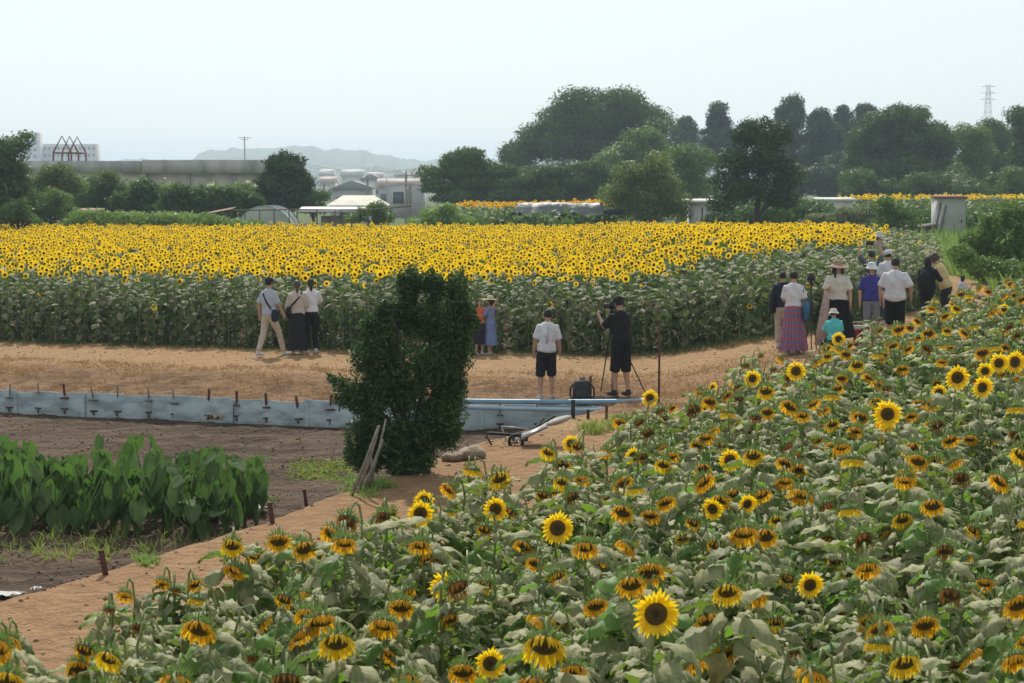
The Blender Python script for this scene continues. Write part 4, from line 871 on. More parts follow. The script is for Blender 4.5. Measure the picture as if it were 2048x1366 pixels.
HERO = {'largest fully open sunflower facing the camera, standing tall at upper right of the near field': 'the largest upright open one, upper right', 'fresh open sunflower lifted above the leaves, left of the right-edge trio': 'the open one left of the right-edge trio', 'bright open sunflower lowest of the trio near the right edge': 'the lowest bloom of the right-edge trio', 'open sunflower in the middle of the trio near the right edge': 'the middle bloom of the right-edge trio', 'dark-centred open sunflower topmost of the trio near the right edge': 'the topmost bloom of the right-edge trio', 'side-lit open sunflower touching the right edge above the trio': 'the side-lit bloom on the right edge', 'bright open sunflower standing clear before the plaid skirt': 'the bright bloom before the plaid skirt', 'open sunflower left of the one before the plaid skirt': 'the bloom left of the plaid-skirt one', 'small open sunflower left below the right-edge trio': 'the small bloom below the right-edge trio', 'lone bright sunflower at the end of the pale blue pipes': 'the lone bloom by the blue pipes', 'small open sunflower right under the garden cart': 'the small bloom under the garden cart', 'small open sunflower on the near field, right of the one under the cart': 'the bloom right of the under-cart one', 'tall narrow sunflower seen from the side in mid field': 'the tall side-on bloom in mid field', 'small open sunflower at the field edge beside the tan path below the bush': 'the bloom beside the tan path', 'open sunflower just right of the one at the path edge': 'the bloom right of the path-edge one', 'large bright sunflower with lifted petals, centre of the near field': 'the large lifted bloom at field centre', 'big yellow sunflower with ragged petals, lower centre left': 'the big ragged bloom, lower left centre', 'biggest sunflower with wide dark disc, bottom centre right': 'the biggest bloom at bottom centre', 'narrow bright sunflower turned sideways at the bottom edge': 'the narrow sideways bloom at the bottom', 'round bright sunflower with upright petals, lower right centre': 'the round bloom, lower right centre', 'small bright sunflower below the turquoise shirt': 'the small bloom under the turquoise shirt', 'large sunflower cut off by the left edge above the bottom corner': 'the large one cut by the left edge', 'wide ragged sunflower right of the tall narrow one': 'the wide ragged one in mid field', 'drooping sunflower with a long fringe of yellow petals at the left tip of the field': 'the fringed one at the left tip', 'outermost drooping sunflower at the left corner of the leaves': 'the outermost one at the left corner', 'drooping orange sunflower nearest the bottom left corner': 'the orange one nearest the bottom left', 'drooping sunflower close beside the bottom left one': 'the one beside the bottom left one', 'wide golden drooping sunflower above the biggest one': 'the golden one above the biggest', 'broad drooping sunflower with golden fringe above the leaf-marked one': 'the broad one above the leaf-marked one', 'drooping sunflower next to the biggest one, a pale leaf across its disc': 'the leaf-marked one', 'golden drooping sunflower right of the leaf-marked one': 'the golden one right of the leaf-marked', 'large drooping sunflower with loose petals at the bottom edge': 'the loose-petalled one at the bottom edge', 'largest drooping sunflower, lower right bottom edge': 'the largest drooping one, bottom right', 'drooping sunflower with curled orange petals, lower right': 'the curled-petal one, lower right', 'broad orange drooping sunflower in the lower right': 'the broad orange one, lower right'}
def fg_ok(x, y): return bool(inside(np.array([x]), np.array([y]), FG)[0])
OUT = [(-200,1290),(0,1262),(60,1300),(130,1290),(200,1195),(300,1150),(430,1070),(560,1040),(700,1005),(830,985),(935,925),(1100,870),(1200,850),(1290,815),(1340,800),(1400,770),(1460,735),(1510,705),(1600,690),(1700,655),(1780,650),(1820,625),(1860,590),(1960,560),(2048,540),(2400,470)]
def outline(px): return np.interp(px, [a for a, b in OUT], [b for a, b in OUT])
def place_sunflowers():
    r = np.random.default_rng(42); spots = []
    for px, py, sz, kind, lab in HEADS:
        if kind == 'X': continue
        hh = 1.5
        if kind == 'F': hh = 1.62
        ra = ray(px, py); best = None
        for d in np.arange(7.5, 50, .05):
            p = P(px, py, d); e = p[2]-float(zg(p[0], p[1]))
            if e < hh: best = (p, d); break
        if best is None: continue
        p, d = best; want = .20*F/sz                       # distance the head's size asks for
        d2 = np.clip(want, d*.90, d*1.10); p = P(px, py, d2); hz = p[2]-float(zg(p[0], p[1]))
        if kind in 'F' and lab and hz < 1.3: pass
        spots.append((p[0], p[1], hz, kind, lab, sz*d2/F))
    n_fix = len(spots)
    xy = [(s[0], s[1]) for s in spots]; target = 300; tries = 0
    while len(spots) < target and tries < 60000:
        tries += 1
        y = 8.3 + 32*r.random()**1.15; x = r.uniform(-3, .275*y+.2)
        if not fg_ok(x, y): continue
        md = .40 + .005*y
        if any((x-a)**2+(y-b)**2 < md*md for a, b in xy[-400:]): continue
        hz = r.normal(1.51, .06); z = float(zg(x, y)); px, py = proj((x, y, z+hz+.05))
        if py < outline(px)+6: continue
        if px > 2100 or py > 1440: continue
        kind = 'B' if r.random() < .30 else ('D' if r.random() < .975 else 'F')
        spots.append((x, y, hz, kind, None, None)); xy.append((x, y))
    GRP = {'F': 'open sunflowers scattered in the near field', 'D': 'drooping sunflowers of the near field', 'B': 'withered sunflowers of the near field'}
    KW = {'F': 'open yellow', 'D': 'drooping orange', 'B': 'withered brown'}
    pix = [proj((q[0], q[1], float(zg(q[0], q[1]))+q[2])) for q in spots]; heroes = [(pix[i], HERO[q[4]]) for i, q in enumerate(spots) if q[4]]; key = []
    for i, q in enumerate(spots):
        if q[4]: key.append(None); continue
        ds = [math.hypot((pix[i][0]-h[0][0]), (pix[i][1]-h[0][1])*1.6) for h in heroes]; j = int(np.argmin(ds)); dx, dy = pix[i][0]-heroes[j][0][0], (pix[i][1]-heroes[j][0][1])*1.6
        key.append((j, ('to the right of' if dx > 0 else 'to the left of') if abs(dx) > abs(dy) else ('below' if dy > 0 else 'above'), q[3], ds[j]))
    ORD = ['nearest', 'second', 'third', 'fourth', 'fifth', 'sixth', 'seventh', 'eighth', 'ninth', 'tenth', 'eleventh', 'twelfth', 'thirteenth', 'fourteenth', 'fifteenth']
    def auto(i):
        k = key[i]; rk = sum(1 for q in key if q and q[:3] == k[:3] and q[3] < k[3]); return '%s sunflower, %s %s %s' % (KW[k[2]], ORD[min(rk, 14)], k[1], heroes[k[0]][1])
    for i, (x, y, hz, kind, lab, diam) in enumerate(spots):
        pr = PROTO[kind][r.integers(len(PROTO[kind]))]; z = float(zg(x, y)); s = hz/pr['hc'][2]
        if diam: s = np.clip(s, .82, 1.25)
        t = thing('sunflower', lab or auto(i), 'sunflower', (x-pr['hc'][0]*s, y-pr['hc'][1]*s, z+hz-pr['hc'][2]*s), (r.normal(0, .12) if lab else r.normal(0, .45)), GRP[kind])
        t.scale = (s, s, s); yw = t.rotation_euler[2]; hx, hy = pr['hc'][0]*s, pr['hc'][1]*s
        t.location[0] = x-(hx*math.cos(yw)-hy*math.sin(yw)); t.location[1] = y-(hx*math.sin(yw)+hy*math.cos(yw))
        link('stem', pr['stem'], t); lv = link('leaves', pr['leaves'], t); lv.rotation_euler = (0, 0, r.uniform(-.5, .5))
        h = link('flower_head', pr['head'], t); 
        pe, br = link('petals', pr['petals'], h), link('bracts', pr['bracts'], h)
        if not diam: q = r.uniform(.72, 1.0) if kind != 'F' else .8; h.scale = (q, q, q); h.location = tuple(np.array(pr['hc'])*(1-q))
        if diam:                         # head scaled to the size it has in the photograph
            q = float(np.clip(diam/.245/s, .66, 1.3)); h.scale = (q, q, q); c = pr['hc']; h.location = tuple(np.array(c)*(1-q))
    return spots
SPOTS = place_sunflowers()
# plants too many to count singly: leafy filling between the stalks, and the field going on out of frame
def plant_arrays(kind, i, heads=True, hs=1.0):
    sb, lb, hb, pb, pc, pm = PROTO[kind][i]['arr']; out = []
    for mbx, base in ((sb, {0: 1}), (lb, {0: 0, 1: 1, 2: 5, 3: 6})) + (((hb, {0: 2, 1: 3}), (pb, {0: 4}), (pc, {0: 3})) if heads else ()):
        V, Q, T, m, a = mbx.arrays()
        if mbx in (hb, pb, pc): c_ = np.array(PROTO[kind][i]['hc']); V = c_+(V-c_)*hs
        out.append((V, Q, T, np.array([base[int(k)] for k in m]), a))
    return merge(out)
def field_filling():
    r = np.random.default_rng(8); P1 = []; P2 = []
    xy = np.array([(s[0], s[1]) for s in SPOTS])
    for t in range(9000):
        y = r.uniform(5, 46); x = r.uniform(-4, 18)
        if not fg_ok(x, y) or seg_dist(np.array([x]), np.array([y]), EDGE)[0] < .05: continue
        z = float(zg(x, y)); px, py = proj((x, y, z+1.4)); out_ = px > 2110 or py > 1450
        if out_ and x > .2626*y+3.5: continue
        (P2 if out_ else P1).append((x, y, z, px, py))
    def thin(L, md, n):
        keep = []
        for p in L:
            if len(keep) >= n: break
            if all((p[0]-k[0])**2+(p[1]-k[1])**2 > md*md for k in keep): keep.append(p)
        return keep
    fill = [p for p in thin(P1, .37, 760) if p[4] > outline(p[3])+14]
    parts = []
    for nm, L, hd, lb in (('sunflower_leaves', fill[::2], False, 'mass of dusty drooping sunflower leaves filling the near field'), ('sunflower_field', fill[1::2], None, 'further small drooping sunflowers crowded between the larger ones of the near field'), ('sunflower_field', thin(P2, .55, 240), True, 'rest of the near sunflower field running on past the right side')):
        parts = []
        for j, (kind, i) in enumerate([('D', 0), ('D', 3), ('B', 1), ('B', 4), ('D', 5)]):
            S = np.array(L[j::5]); 
            if not len(S): continue
            N = len(S); Mx = rot_many(N, .06, zr=(r.uniform(0, 6.28, N) if hd is False else r.normal(0, .6, N)), r=r); s = (r.uniform(.84, .95, N) if hd is False else r.uniform(.93, 1.03, N)) if not hd else r.uniform(.9, 1.05, N); Mx = Mx*s[:, None, None]
            arr = plant_arrays(kind, i, hd is not False, .85 if hd is None else 1.0); V, Q, T, m, a = scatter(arr, Mx, S[:, :3]); parts.append((V, Q, T, m, a))
        o = link(nm, mesh_of(nm, merge(parts), [M['sleaf'], M['stem'], M['disc_old'], M['sepal'], M['petal_old'], M['yleaf'], M['gleaf']], True)); tag(o, lb, 'sunflower field', kind='stuff')
field_filling()

# ------------------------------------------------------------ the far field in full bloom
M['fleaf'] = mat('far_field_leaves', (0.055, 0.10, 0.035), (0.17, 0.205, 0.105), rough=.7, scale=3, transl=.3, tcol=(0.10, 0.20, 0.03), attr='var', spec=.3)
M['fstem'] = mat('far_field_stems', (0.13, 0.18, 0.07), (0.20, 0.24, 0.11), rough=.7)
def far_flower():
    V = []; T = []; n = 15; mi = []
    for lay in range(2):
        for j in range(n):
            th = 2*math.pi*(j+.5*lay)/n; w_ = .17; b = len(V); rr = 1.0 if lay == 0 else .88; zz = -.02-.05*lay
            for a_, q, z_ in ((th-w_, .42, 0), (th-w_*.9, .75, .02), (th, rr, .05+.05*(j % 3)), (th+w_*.9, .75, .02), (th+w_, .42, 0)): V.append((math.cos(a_)*q, zz-z_*1.0 if True else 0, math.sin(a_)*q))
            T += [[b, b+1, b+4], [b+1, b+3, b+4], [b+1, b+2, b+3]]; mi += [0]*3
    b = len(V); V.append((0, -.10, 0)); m = 12
    for j in range(m): th = 2*math.pi*j/m; V.append((math.cos(th)*.40, -.07, math.sin(th)*.40))
    T += [[b, b+1+(j+1) % m, b+1+j] for j in range(m)]; mi += [1]*m
    for j in range(m): th = 2*math.pi*j/m; V.append((math.cos(th)*.45, 0, math.sin(th)*.45))
    b2 = b+1+m
    for j in range(m): T += [[b+1+j, b+1+(j+1) % m, b2+(j+1) % m], [b+1+j, b2+(j+1) % m, b2+j]]; mi += [1]*2
    V.append((0, .22, 0)); e = len(V)-1; T += [[b2+j, b2+(j+1) % m, e] for j in range(m)]; mi += [2]*m
    return np.array(V), np.zeros((0, 4), int), np.array(T), np.array(mi), np.full(len(V), .5)
LEAF6 = (np.array([[-.05,0,0],[.05,0,0],[.42,.35,-.02],[.0,.38,.10],[-.42,.35,-.02],[0,1,-.22],[.28,.72,-.12],[-.28,.72,-.12],[0,.7,.0]]), np.array([[0,1,2,3],[3,2,6,8],[8,6,5,7],[4,3,8,7]]), np.array([[0,3,4]]), [0]*5, np.full(9, .5))
def poisson_grid(poly, step, r, ylim=None):
    a = np.array(poly); lo, hi = a.min(0), a.max(0); g = np.stack(np.meshgrid(np.arange(lo[0], hi[0], step), np.arange(lo[1], hi[1], step)), -1).reshape(-1, 2)
    g = g + r.uniform(-.46, .46, g.shape)*step; g = g[inside(g[:, 0], g[:, 1], poly)]
    return g[np.abs(g[:, 0]) < .2626*g[:, 1]+6]
def far_field():
    r = np.random.default_rng(21)
    q = poisson_grid(BLOOM, .46, r); q = np.concatenate([q, poisson_grid(BLOOM, .56, r)])
    dfr = seg_dist(q[:, 0], q[:, 1], BLOOM[:9]); q = q[(dfr > 2.0) | (r.random(len(q)) < .03 + .36*dfr**1.2)]
    N = len(q); z = zg(q[:, 0], q[:, 1]) + np.clip(r.normal(1.66, .085, N), 1.35, 1.98); 
    ax = r.normal(.28, .34, N); az = r.normal(.12, .50, N); Mx = euler_many(ax, r.uniform(-3, 3, N)*0, az) @ euler_many(np.zeros(N), r.uniform(0, 6.28, N), np.zeros(N))
    s = r.uniform(.060, .104, N); Mx = Mx*s[:, None, None]
    fl = scatter(far_flower(), Mx, np.column_stack([q, z]), r.uniform(0, 1, N))
    # leaves under the heads
    k = 5; L = np.repeat(np.column_stack([q, z]), k, 0); n = len(L); L = L + np.column_stack([r.normal(0, .10, n), r.normal(0, .10, n), -r.uniform(.08, .75, n)])
    Ml = rot_many(n, .45, r=r); sl = r.uniform(.13, .25, n); lf = scatter(LEAF6, Ml*sl[:, None, None], L, r.uniform(0, .8, n)); lf = lf[:3]+(lf[3]+3,)+lf[4:]
    tri = MB(); tri.tube([(0, 0, 0), (0, 0, -.6)], [.012, .015], 3, cap=False); st = scatter(tri.arrays(), np.repeat(np.eye(3)[None], N, 0), np.column_stack([q[:, 0], q[:, 1]+.03, z-.02])); st = st[:3]+(st[3]+4,)+st[4:]
    o = link('sunflower_field', mesh_of('sunflower_field', merge([fl, lf, st]), [M['petal'], M['disc'], M['sepal'], M['fleaf'], M['fstem']]))
    tag(o, 'dense far field of yellow sunflowers in full bloom beyond the path', 'sunflower field', kind='stuff')
    # leafy wall of plants at the front and right rim
    FR = FIELD_B[:11]; g = poisson_grid(FIELD_B, .30, r); df = seg_dist(g[:, 0], g[:, 1], FR); infr = inside(g[:, 0], g[:, 1], BLOOM)
    g = g[(df < 2.0) | ((~infr) & (df < 8))]; g = g[g[:, 1] < 82]; N = len(g); zz = zg(g[:, 0], g[:, 1])
    df = seg_dist(g[:, 0], g[:, 1], FR); hh = np.clip(r.normal(1.5, .13, N), 1.1, 1.85) + .08*vnoise(g[:, 0], g[:, 1], 1.1) - .12*(df < .35)
    tri = MB(); tri.tube([(0, 0, 0), (0, 0, 1)], [1, .7], 4, cap=False); ta = tri.arrays()
    Ms = rot_many(N, .04, r=r); Ms[:, :, 0] *= .013; Ms[:, :, 1] *= .013; Ms[:, :, 2] *= hh[:, None]; st = scatter(ta, Ms, np.column_stack([g, zz-.02])); st = st[:3]+(st[3]*0+1,)+st[4:]
    k = 13; n = N*k; f = np.tile(np.linspace(.10, 1.0, k), N) + r.uniform(-.04, .04, n); L = np.repeat(np.column_stack([g, zz]), k, 0); L[:, 2] += np.repeat(hh, k)*f; L[:, :2] += r.normal(0, .05, (n, 2))
    sl = (.25-.09*f)*r.uniform(.75, 1.3, n)*np.where(f < .35, .75, 1); Ml = euler_many(r.normal(-.45, .35, n)+.35*(f > .75), r.normal(0, .35, n), r.uniform(0, 6.28, n)); lf = scatter(LEAF6, Ml*sl[:, None, None], L, np.clip(r.normal(.25+.55*(f > .62), .25, n), 0, 1))  # upper leaves get a paler tone: light on the rim top put into colour
    keep = r.random(n) < .97
    # small green seed heads and a few late flowers along the rim
    gi = g[r.random(N) < .035]; zi = zg(gi[:, 0], gi[:, 1]) + r.uniform(.7, 1.62, len(gi)); nf = len(gi)
    Mf = euler_many(r.normal(.3, .4, nf), np.zeros(nf), r.normal(0, .6, nf))*r.uniform(.05, .10, nf)[:, None, None]; fl = scatter(far_flower(), Mf, np.column_stack([gi[:, 0], gi[:, 1]-.05, zi]), r.uniform(0, 1, nf)); fl = fl[:3]+(fl[3]+2,)+fl[4:]
    o = link('sunflower_stand', mesh_of('sunflower_stand', merge([lf, st, fl]), [M['rleaf'], M['fstem'], M['petal'], M['disc'], M['sepal']]))
    tag(o, 'leafy green rim of tall sunflower plants with few blooms along the path', 'sunflower stand', kind='stuff')
M['rleaf'] = mat('rim_leaves', (0.050, 0.088, 0.028), (0.34, 0.34, 0.20), rough=.7, scale=3, transl=.28, tcol=(0.10, 0.20, 0.03), attr='var', spec=.3)
far_field()
def far_band(lb, poly, step, seed, hz=1.7, old=False):
    r = np.random.default_rng(seed); q = poisson_grid(poly, step, r); N = len(q); z = zg(q[:, 0], q[:, 1]) + r.normal(hz, .10, N)
    Mx = euler_many(r.normal(.3, .25, N), np.zeros(N), r.normal(0, .4, N))*r.uniform(.10, .15, N)[:, None, None]; fl = scatter(far_flower(), Mx, np.column_stack([q, z]), r.uniform(0, 1, N))
    k = 6; L = np.repeat(np.column_stack([q, z]), k, 0); n = len(L); L = L + np.column_stack([r.normal(0, .2, n), r.normal(0, .2, n), -r.uniform(.1, 1.5, n)])
    lf = scatter(LEAF6, rot_many(n, .5, r=r)*r.uniform(.2, .34, n)[:, None, None], L, r.uniform(0, .8, n)); lf = lf[:3]+(lf[3]+3,)+lf[4:]
    o = link('sunflower_field', mesh_of('sunflower_field', merge([fl, lf]), [M['petal_old' if old else 'petal'], M['disc'], M['sepal'], M['fleaf']])); tag(o, lb, 'sunflower field', kind='stuff')
far_band('thin far strip of sunflowers below the right-hand wood', [(27, 140), (62, 140), (64, 150), (25, 150)], .55, 5)
far_band('thin orange strip of sunflowers behind the grey tarp', [(-4, 134), (7.5, 134), (7.5, 142), (-4, 140)], .55, 6, 2.15, True)
# ------------------------------------------------------------ the soil field: board wall, pegs, taro, debris
M['board'] = mat('pale_blue_plastic_board', (0.38, 0.45, 0.46), (0.22, 0.26, 0.27), rough=.6, scale=1.6, bump=.004, detail=8, stretch=(1.4, 1, 3.5), lo=.42, hi=.62)
M['pipe'] = mat('blue_pvc', (0.24, 0.42, 0.56), (0.18, 0.34, 0.47), rough=.45, scale=2)
M['palepipe'] = mat('sun_bleached_pvc', (0.42, 0.56, 0.64), (0.33, 0.47, 0.56), rough=.5, scale=2)
def board_wall():
    t = thing('board_wall', 'low wall of overlapping pale blue-grey plastic boards holding the dirt bank', 'retaining wall', (-3.05, 35.6, -.6))
    o = np.array([-3.05, 35.6, -.6]); line = np.array([(-17.2, 40.2), (-10, 37.95), (-3.05, 35.62), (-0.76, 35.32), (1.6, 35.02), (2.1, 34.95)])
    seg = np.hypot(*np.diff(line, axis=0).T); cum = np.r_[0, np.cumsum(seg)]; r = np.random.default_rng(4); s = 0; i = 0
    def at(u): return np.array([np.interp(u, cum, line[:, 0]), np.interp(u, cum, line[:, 1])])
    while s < cum[-1]-.2:
        Lb = r.uniform(1.35, 1.75); e = min(s+Lb+.08, cum[-1]); n = 22; V = []; zt = -.165 + r.normal(0, .012); tl = r.normal(0, .012); ht = .50
        for k in range(n+1):
            u = s+(e-s)*k/n; p = at(u) - [0, .05+.012*(i % 2)]; w_ = .014*math.sin(k*1.6)
            low = -.64+.45*float(sst(np.array(p[0]), .2, 2.2))
            for zz, off in ((low, 0), (zt+tl*(k/n-.5)*2-.01*math.sin(k*.5), 0)): V.append((p[0], p[1]+w_-.10+off+(.03 if zz > -.3 else 0), zz))
            for zz in (zt+tl*(k/n-.5)*2-.01*math.sin(k*.5), low): V.append((p[0], p[1]+w_-.085+(.03 if zz > -.3 else 0), zz))
        Q = []
        for k in range(n):
            a, b = 4*k, 4*k+4; Q += [[a, b, b+1, a+1], [a+1, b+1, b+2, a+2], [a+2, b+2, b+3, a+3]]
        mb = MB(); mb.add(np.array(V)-o, Q); mb.build('board', M['board'], t); s += Lb; i += 1
board_wall()
def on_board(px):                       # point on the wall line seen at column px
    line = [(-17.2, 40.2), (-10, 37.95), (-3.05, 35.62), (-0.76, 35.32), (1.6, 35.02), (2.4, 34.9)]
    rx = ray(px, 800); m = rx[0]/rx[1]
    for (x0, y0), (x1, y1) in zip(line[:-1], line[1:]):
        den = (x1-x0)-m*(y1-y0); u = (m*y0-x0)/den if abs(den) > 1e-9 else -1
        if -.001 <= u <= 1.001: return x0+u*(x1-x0), y0+u*(y1-y0)
    return m*35, 35.0
M['greypeg'] = mat('grey_weathered_stake', (0.24, 0.22, 0.20), (0.15, 0.14, 0.13), scale=20)
NTHS = ['first', 'second', 'third', 'fourth', 'fifth', 'sixth', 'seventh', 'eighth', 'ninth', 'tenth']; CNT = {'g': 0, 'r': 0}
for i, (px, top, kind) in enumerate([(22,768,'g'),(80,766,'g'),(133,768,'r'),(190,772,'g'),(237,770,'g'),(300,773,'g'),(351,778,'g'),(418,778,'r'),(475,782,'r'),(535,786,'r'),(598,792,'r'),(662,790,'r'),(1000,800,'g'),(1075,798,'g')]):
    x, y = on_board(px); y -= .17; z = -.60; k = F/y; h = P(px, top, y)[2]-z; rust = kind == 'r'
    t = thing('stake', ('rusty brown stake, %s rusty one from the left along the pale blue board wall' if rust else 'thin grey stake, %s grey one from the left along the pale blue board wall') % NTHS[CNT[kind]], 'stake', (x, y, z), 0, 'stakes holding the board wall')
    CNT[kind] += 1; w_ = .05 if rust else .03; lx = ((i*37 % 7)-3)*.012; mb = MB(); mb.tube([(lx, .24, -.05), (0, .07, h-.32), (-lx, -.02, h)], [(w_/2, .016)]*3, 4); mb.build('post', M['rust' if rust else 'greypeg'], t)
    if i % 3 != 1: mb = MB(); mb.box((0, -.005, h-.27), (.12+.02*(i % 4), .03, .03), (0, R((i*23 % 9)-4), 0)); mb.build('crosspiece', M['rust' if rust else 'greypeg'], t)
    mb = MB(); mb.box((.01, .02, .085+.01*(i % 3)), (.15, .03, .03), (0, R((i*31 % 11)-5), 0)); mb.box((0, .02, .05), (.04, .03, .08)); mb.build('foot_block', M['darkwood'], t)
t = None
def long_pipe(x0, y0, x1, y1, d0, d1, r_, m, lb):
    a, b = P(x0, y0, d0), P(x1, y1, d1); mb = MB(); pts = [a+(b-a)*f+np.array([0, 0, -.012*math.sin(f*math.pi)]) for f in np.linspace(0, 1, 9)]; o = pts[0]
    n = 12; V, Q, T = sweep(np.array(pts)-o, r_, n); mb.add(V, Q, T); V, Q, T = sweep([pts[-1]-o-unit(b-a)*.16, pts[-1]-o+unit(b-a)*.01], r_*1.18, n); mb.add(V, Q, T)
    ob = mb.build('pipe', M[m], smooth=False); ob.location = tuple(o); tag(ob, lb, 'pipe')
long_pipe(905, 802, 1296, 802.5, 35.0, 34.4, .045, 'pipe', 'upper, longer pale blue pipe lying along the board wall top')
long_pipe(908, 813, 1214, 820, 34.9, 34.4, .040, 'palepipe', 'lower, shorter pale blue pipe fixed under the long one')
def peg(px, yb, yt, w_, lb, m='rust', off=0, lean=0):
    p = G(px, yb); k = F/p[1]; h = (yb-yt)/k+.12; mb = MB(); mb.box((0, 0, h/2-.12), (w_, w_*.55, h)); mb.box((0, 0, h-.12), (w_*1.1, w_*.65, .015)); o = mb.build('peg', M[m]); o.location = tuple(p); o.rotation_euler = (0, R(lean), .2); tag(o, lb, 'peg')
peg(211, 1149, 1100, .055, 'rusty flat peg nearest the camera at the edge of the brown field', lean=-9)
peg(545, 1047, 1005, .055, 'rusty flat peg below the right end of the taro patch', lean=-7)
peg(613, 1013, 979, .045, 'small rusty peg furthest along the edge, left of the leaning poles', lean=-7)
peg(1146, 836, 800, .06, 'thick dark peg in front of the pipes under the black backpack', 'black')
peg(1176, 838, 820, .045, 'short dark peg by the end of the cart plank', 'black')
peg(1213, 838, 812, .045, 'rusty dark peg at the right end of the shorter pipe')
p = G(1317, 806); mb = MB(); hh = (806-640)*p[1]/F; mb.tube([(0, 0, -.15), (.01, 0, hh*.5), (0, 0, hh)], [.021, .019, .017], 8); mb.tube([(0, 0, hh-.02), (0, 0, hh+.02)], [.024, .024], 8); o = mb.build('pole', M['rust'], smooth=True); o.location = tuple(p); tag(o, 'tall thin rusty pole upright beside the lone sunflower', 'pole')

# leaning poles
M['greywood'] = mat('grey_weathered_wood', (0.33, 0.30, 0.26), (0.18, 0.16, 0.135), scale=5, stretch=(8, 8, .6), bump=.004)
for i, (xb, yb, xt, yt, r_, lb) in enumerate([(700,990,758,852,.030,'leftmost and longest grey pole leaning against the dark bush'),(712,986,752,872,.034,'second grey pole from the left in the bundle leaning on the dark bush'),(724,980,765,880,.030,'third leaning grey pole, half in the shade of the dark bush'),(735,975,772,838,.020,'thinnest pole of the leaning bundle, highest at the bush'),(745,975,742,915,.028,'short stump pole at the foot of the leaning bundle')]):
    a = G(xb, yb)+np.array([0, 0, -.05]); b = P(xt, yt, a[1]-.12); mb = MB(); q = [(0, 0, 0), (b-a)*.5+[.01, 0, 0], b-a]; mb.tube(q, [r_*.8, r_*.72, r_*.62], 8); o = mb.build('wooden_pole', M['greywood'], smooth=True); o.location = tuple(a); tag(o, lb, 'pole')

# garden cart lying behind the ridge
M['alu'] = mat('dull_aluminium', (0.36, 0.35, 0.34), (0.24, 0.23, 0.22), rough=.4, metal=.5)
def cart():
    g = G(1040, 890); d = g[1]; t = thing('garden_cart', 'overturned garden cart with tubular handle and long pale plank', 'cart', g); o = g
    def q(px, py, dd=0): return P(px, py, d+dd)-o
    mb = MB(); mb.tube([q(985,893), q(973,872), q(978,865), q(1030,869), q(1045,870)], .014, 6); mb.build('handle', M['black'], t)
    mb = MB(); mb.tube([q(1003,853,.5), q(1035,856,.5), q(1060,860,.5)], .014, 6); mb.tube([q(1003,853,.5), q(1012,880,.5), q(1000,893,.4)], .014, 6); mb.build('handle', M['alu'], t)
    mb = MB(); mb.tube([q(975,867), q(1040,872,.1), q(1110,832,.2)], .016, 6); mb.tube([q(1000,892,.2), q(1050,880,.2), q(1088,836,.3)], .016, 6); mb.build('frame', M['black'], t)
    mb = MB(); a, b = q(1042,872,-.1), q(1095,848,0); u = unit(b-a); s = np.array([0, .25, 0]); mb.add([a-s, b-s, b+s, a+s, a-s-[0,0,.03], b-s-[0,0,.03], b+s-[0,0,.03], a+s-[0,0,.03]], [[0,1,2,3],[7,6,5,4],[0,4,5,1],[1,5,6,2],[2,6,7,3],[3,7,4,0]]); mb.build('plank', M['alu'], t)
    mb = MB(); V, Q, T = ellipsoid(q(1118,841,0), (.20, .16, .05), 14, 8, (0, R(-18), 0)); mb.add(V, Q, T); mb.build('sack', M['sack'], t, smooth=True)
    for (px, py, dd) in ((1032, 883, -.05), (1040, 880, .5)):
        mb = MB(); th = np.linspace(0, 2*math.pi, 15); c = q(px, py, dd); mb.tube([c+np.array([math.cos(a_)*.10, 0, math.sin(a_)*.10]) for a_ in th], .025, 6, cap=False); w_ = mb.build('wheel', M['black'], t); mb = MB(); mb.tube([c+[0, -.03, 0], c+[0, .03, 0]], .035, 8)
        for a_ in (0, 2.1, 4.2): mb.tube([c, c+np.array([math.cos(a_)*.09, 0, math.sin(a_)*.09])], .008, 4)
        mb.build('hub', M['alu'], w_)
M['sack'] = mat('dusty_white_sack', (0.50, 0.47, 0.42), (0.30, 0.27, 0.23), scale=6, bump=.02, bscale=9)
cart()
def lump(name, px, py, size, m, lb, cat, flat=1.0, seed=0):
    g = G(px, py); r = np.random.default_rng(seed+90); V, Q, T = ellipsoid((0, 0, 0), (1, 1, 1), 16, 10); nn = 1+.16*np.sin(V[:, 0]*4+seed)*np.sin(V[:, 1]*5+seed*2)+r.normal(0, .04, len(V)); V = V*nn[:, None]*np.array(size)+[0, 0, size[2]*.55]
    mb = MB(); mb.add(V, Q, T); o = mb.build(name, m, smooth=True); o.location = tuple(g); o.rotation_euler = (0, 0, r.uniform(-.4, .4)); tag(o, lb, cat)
lump('sack', 945, 917, (.20, .16, .11), mat('straw_sack', (0.42, 0.34, 0.24), (0.30, 0.23, 0.16), scale=12, bump=.02), 'buff lumpy sack at the foot of the bush by the cart', 'sack', seed=1)
lump('sack', 905, 921, (.16, .14, .08), mat('earth_lump', (0.34, 0.25, 0.17), (0.26, 0.19, 0.12), scale=10, bump=.03), 'small earth-coloured sack between the bush and the buff one', 'sack', seed=5)
def scrap(name, px, py, w_, dd, m, lb, seed, z=.03):
    g = G(px, py); r = np.random.default_rng(seed); n = 9; V = []; 
    for j in range(n):
        for i in range(n): u, v = i/(n-1)-.5, j/(n-1)-.5; k = 1+.35*math.sin(3*math.atan2(v, u)+seed); V.append((u*w_*k, v*dd*k, z*r.uniform(.3, 1.6)+.02))
    Q = [[j*n+i, j*n+i+1, (j+1)*n+i+1, (j+1)*n+i] for j in range(n-1) for i in range(n-1)]; mb = MB(); mb.add(V, Q); o = mb.build(name, m); o.location = tuple(g); tag(o, lb, 'plastic sheet')
WHT = mat('white_film', (0.60, 0.60, 0.58), (0.46, 0.46, 0.44), rough=.9, scale=6)
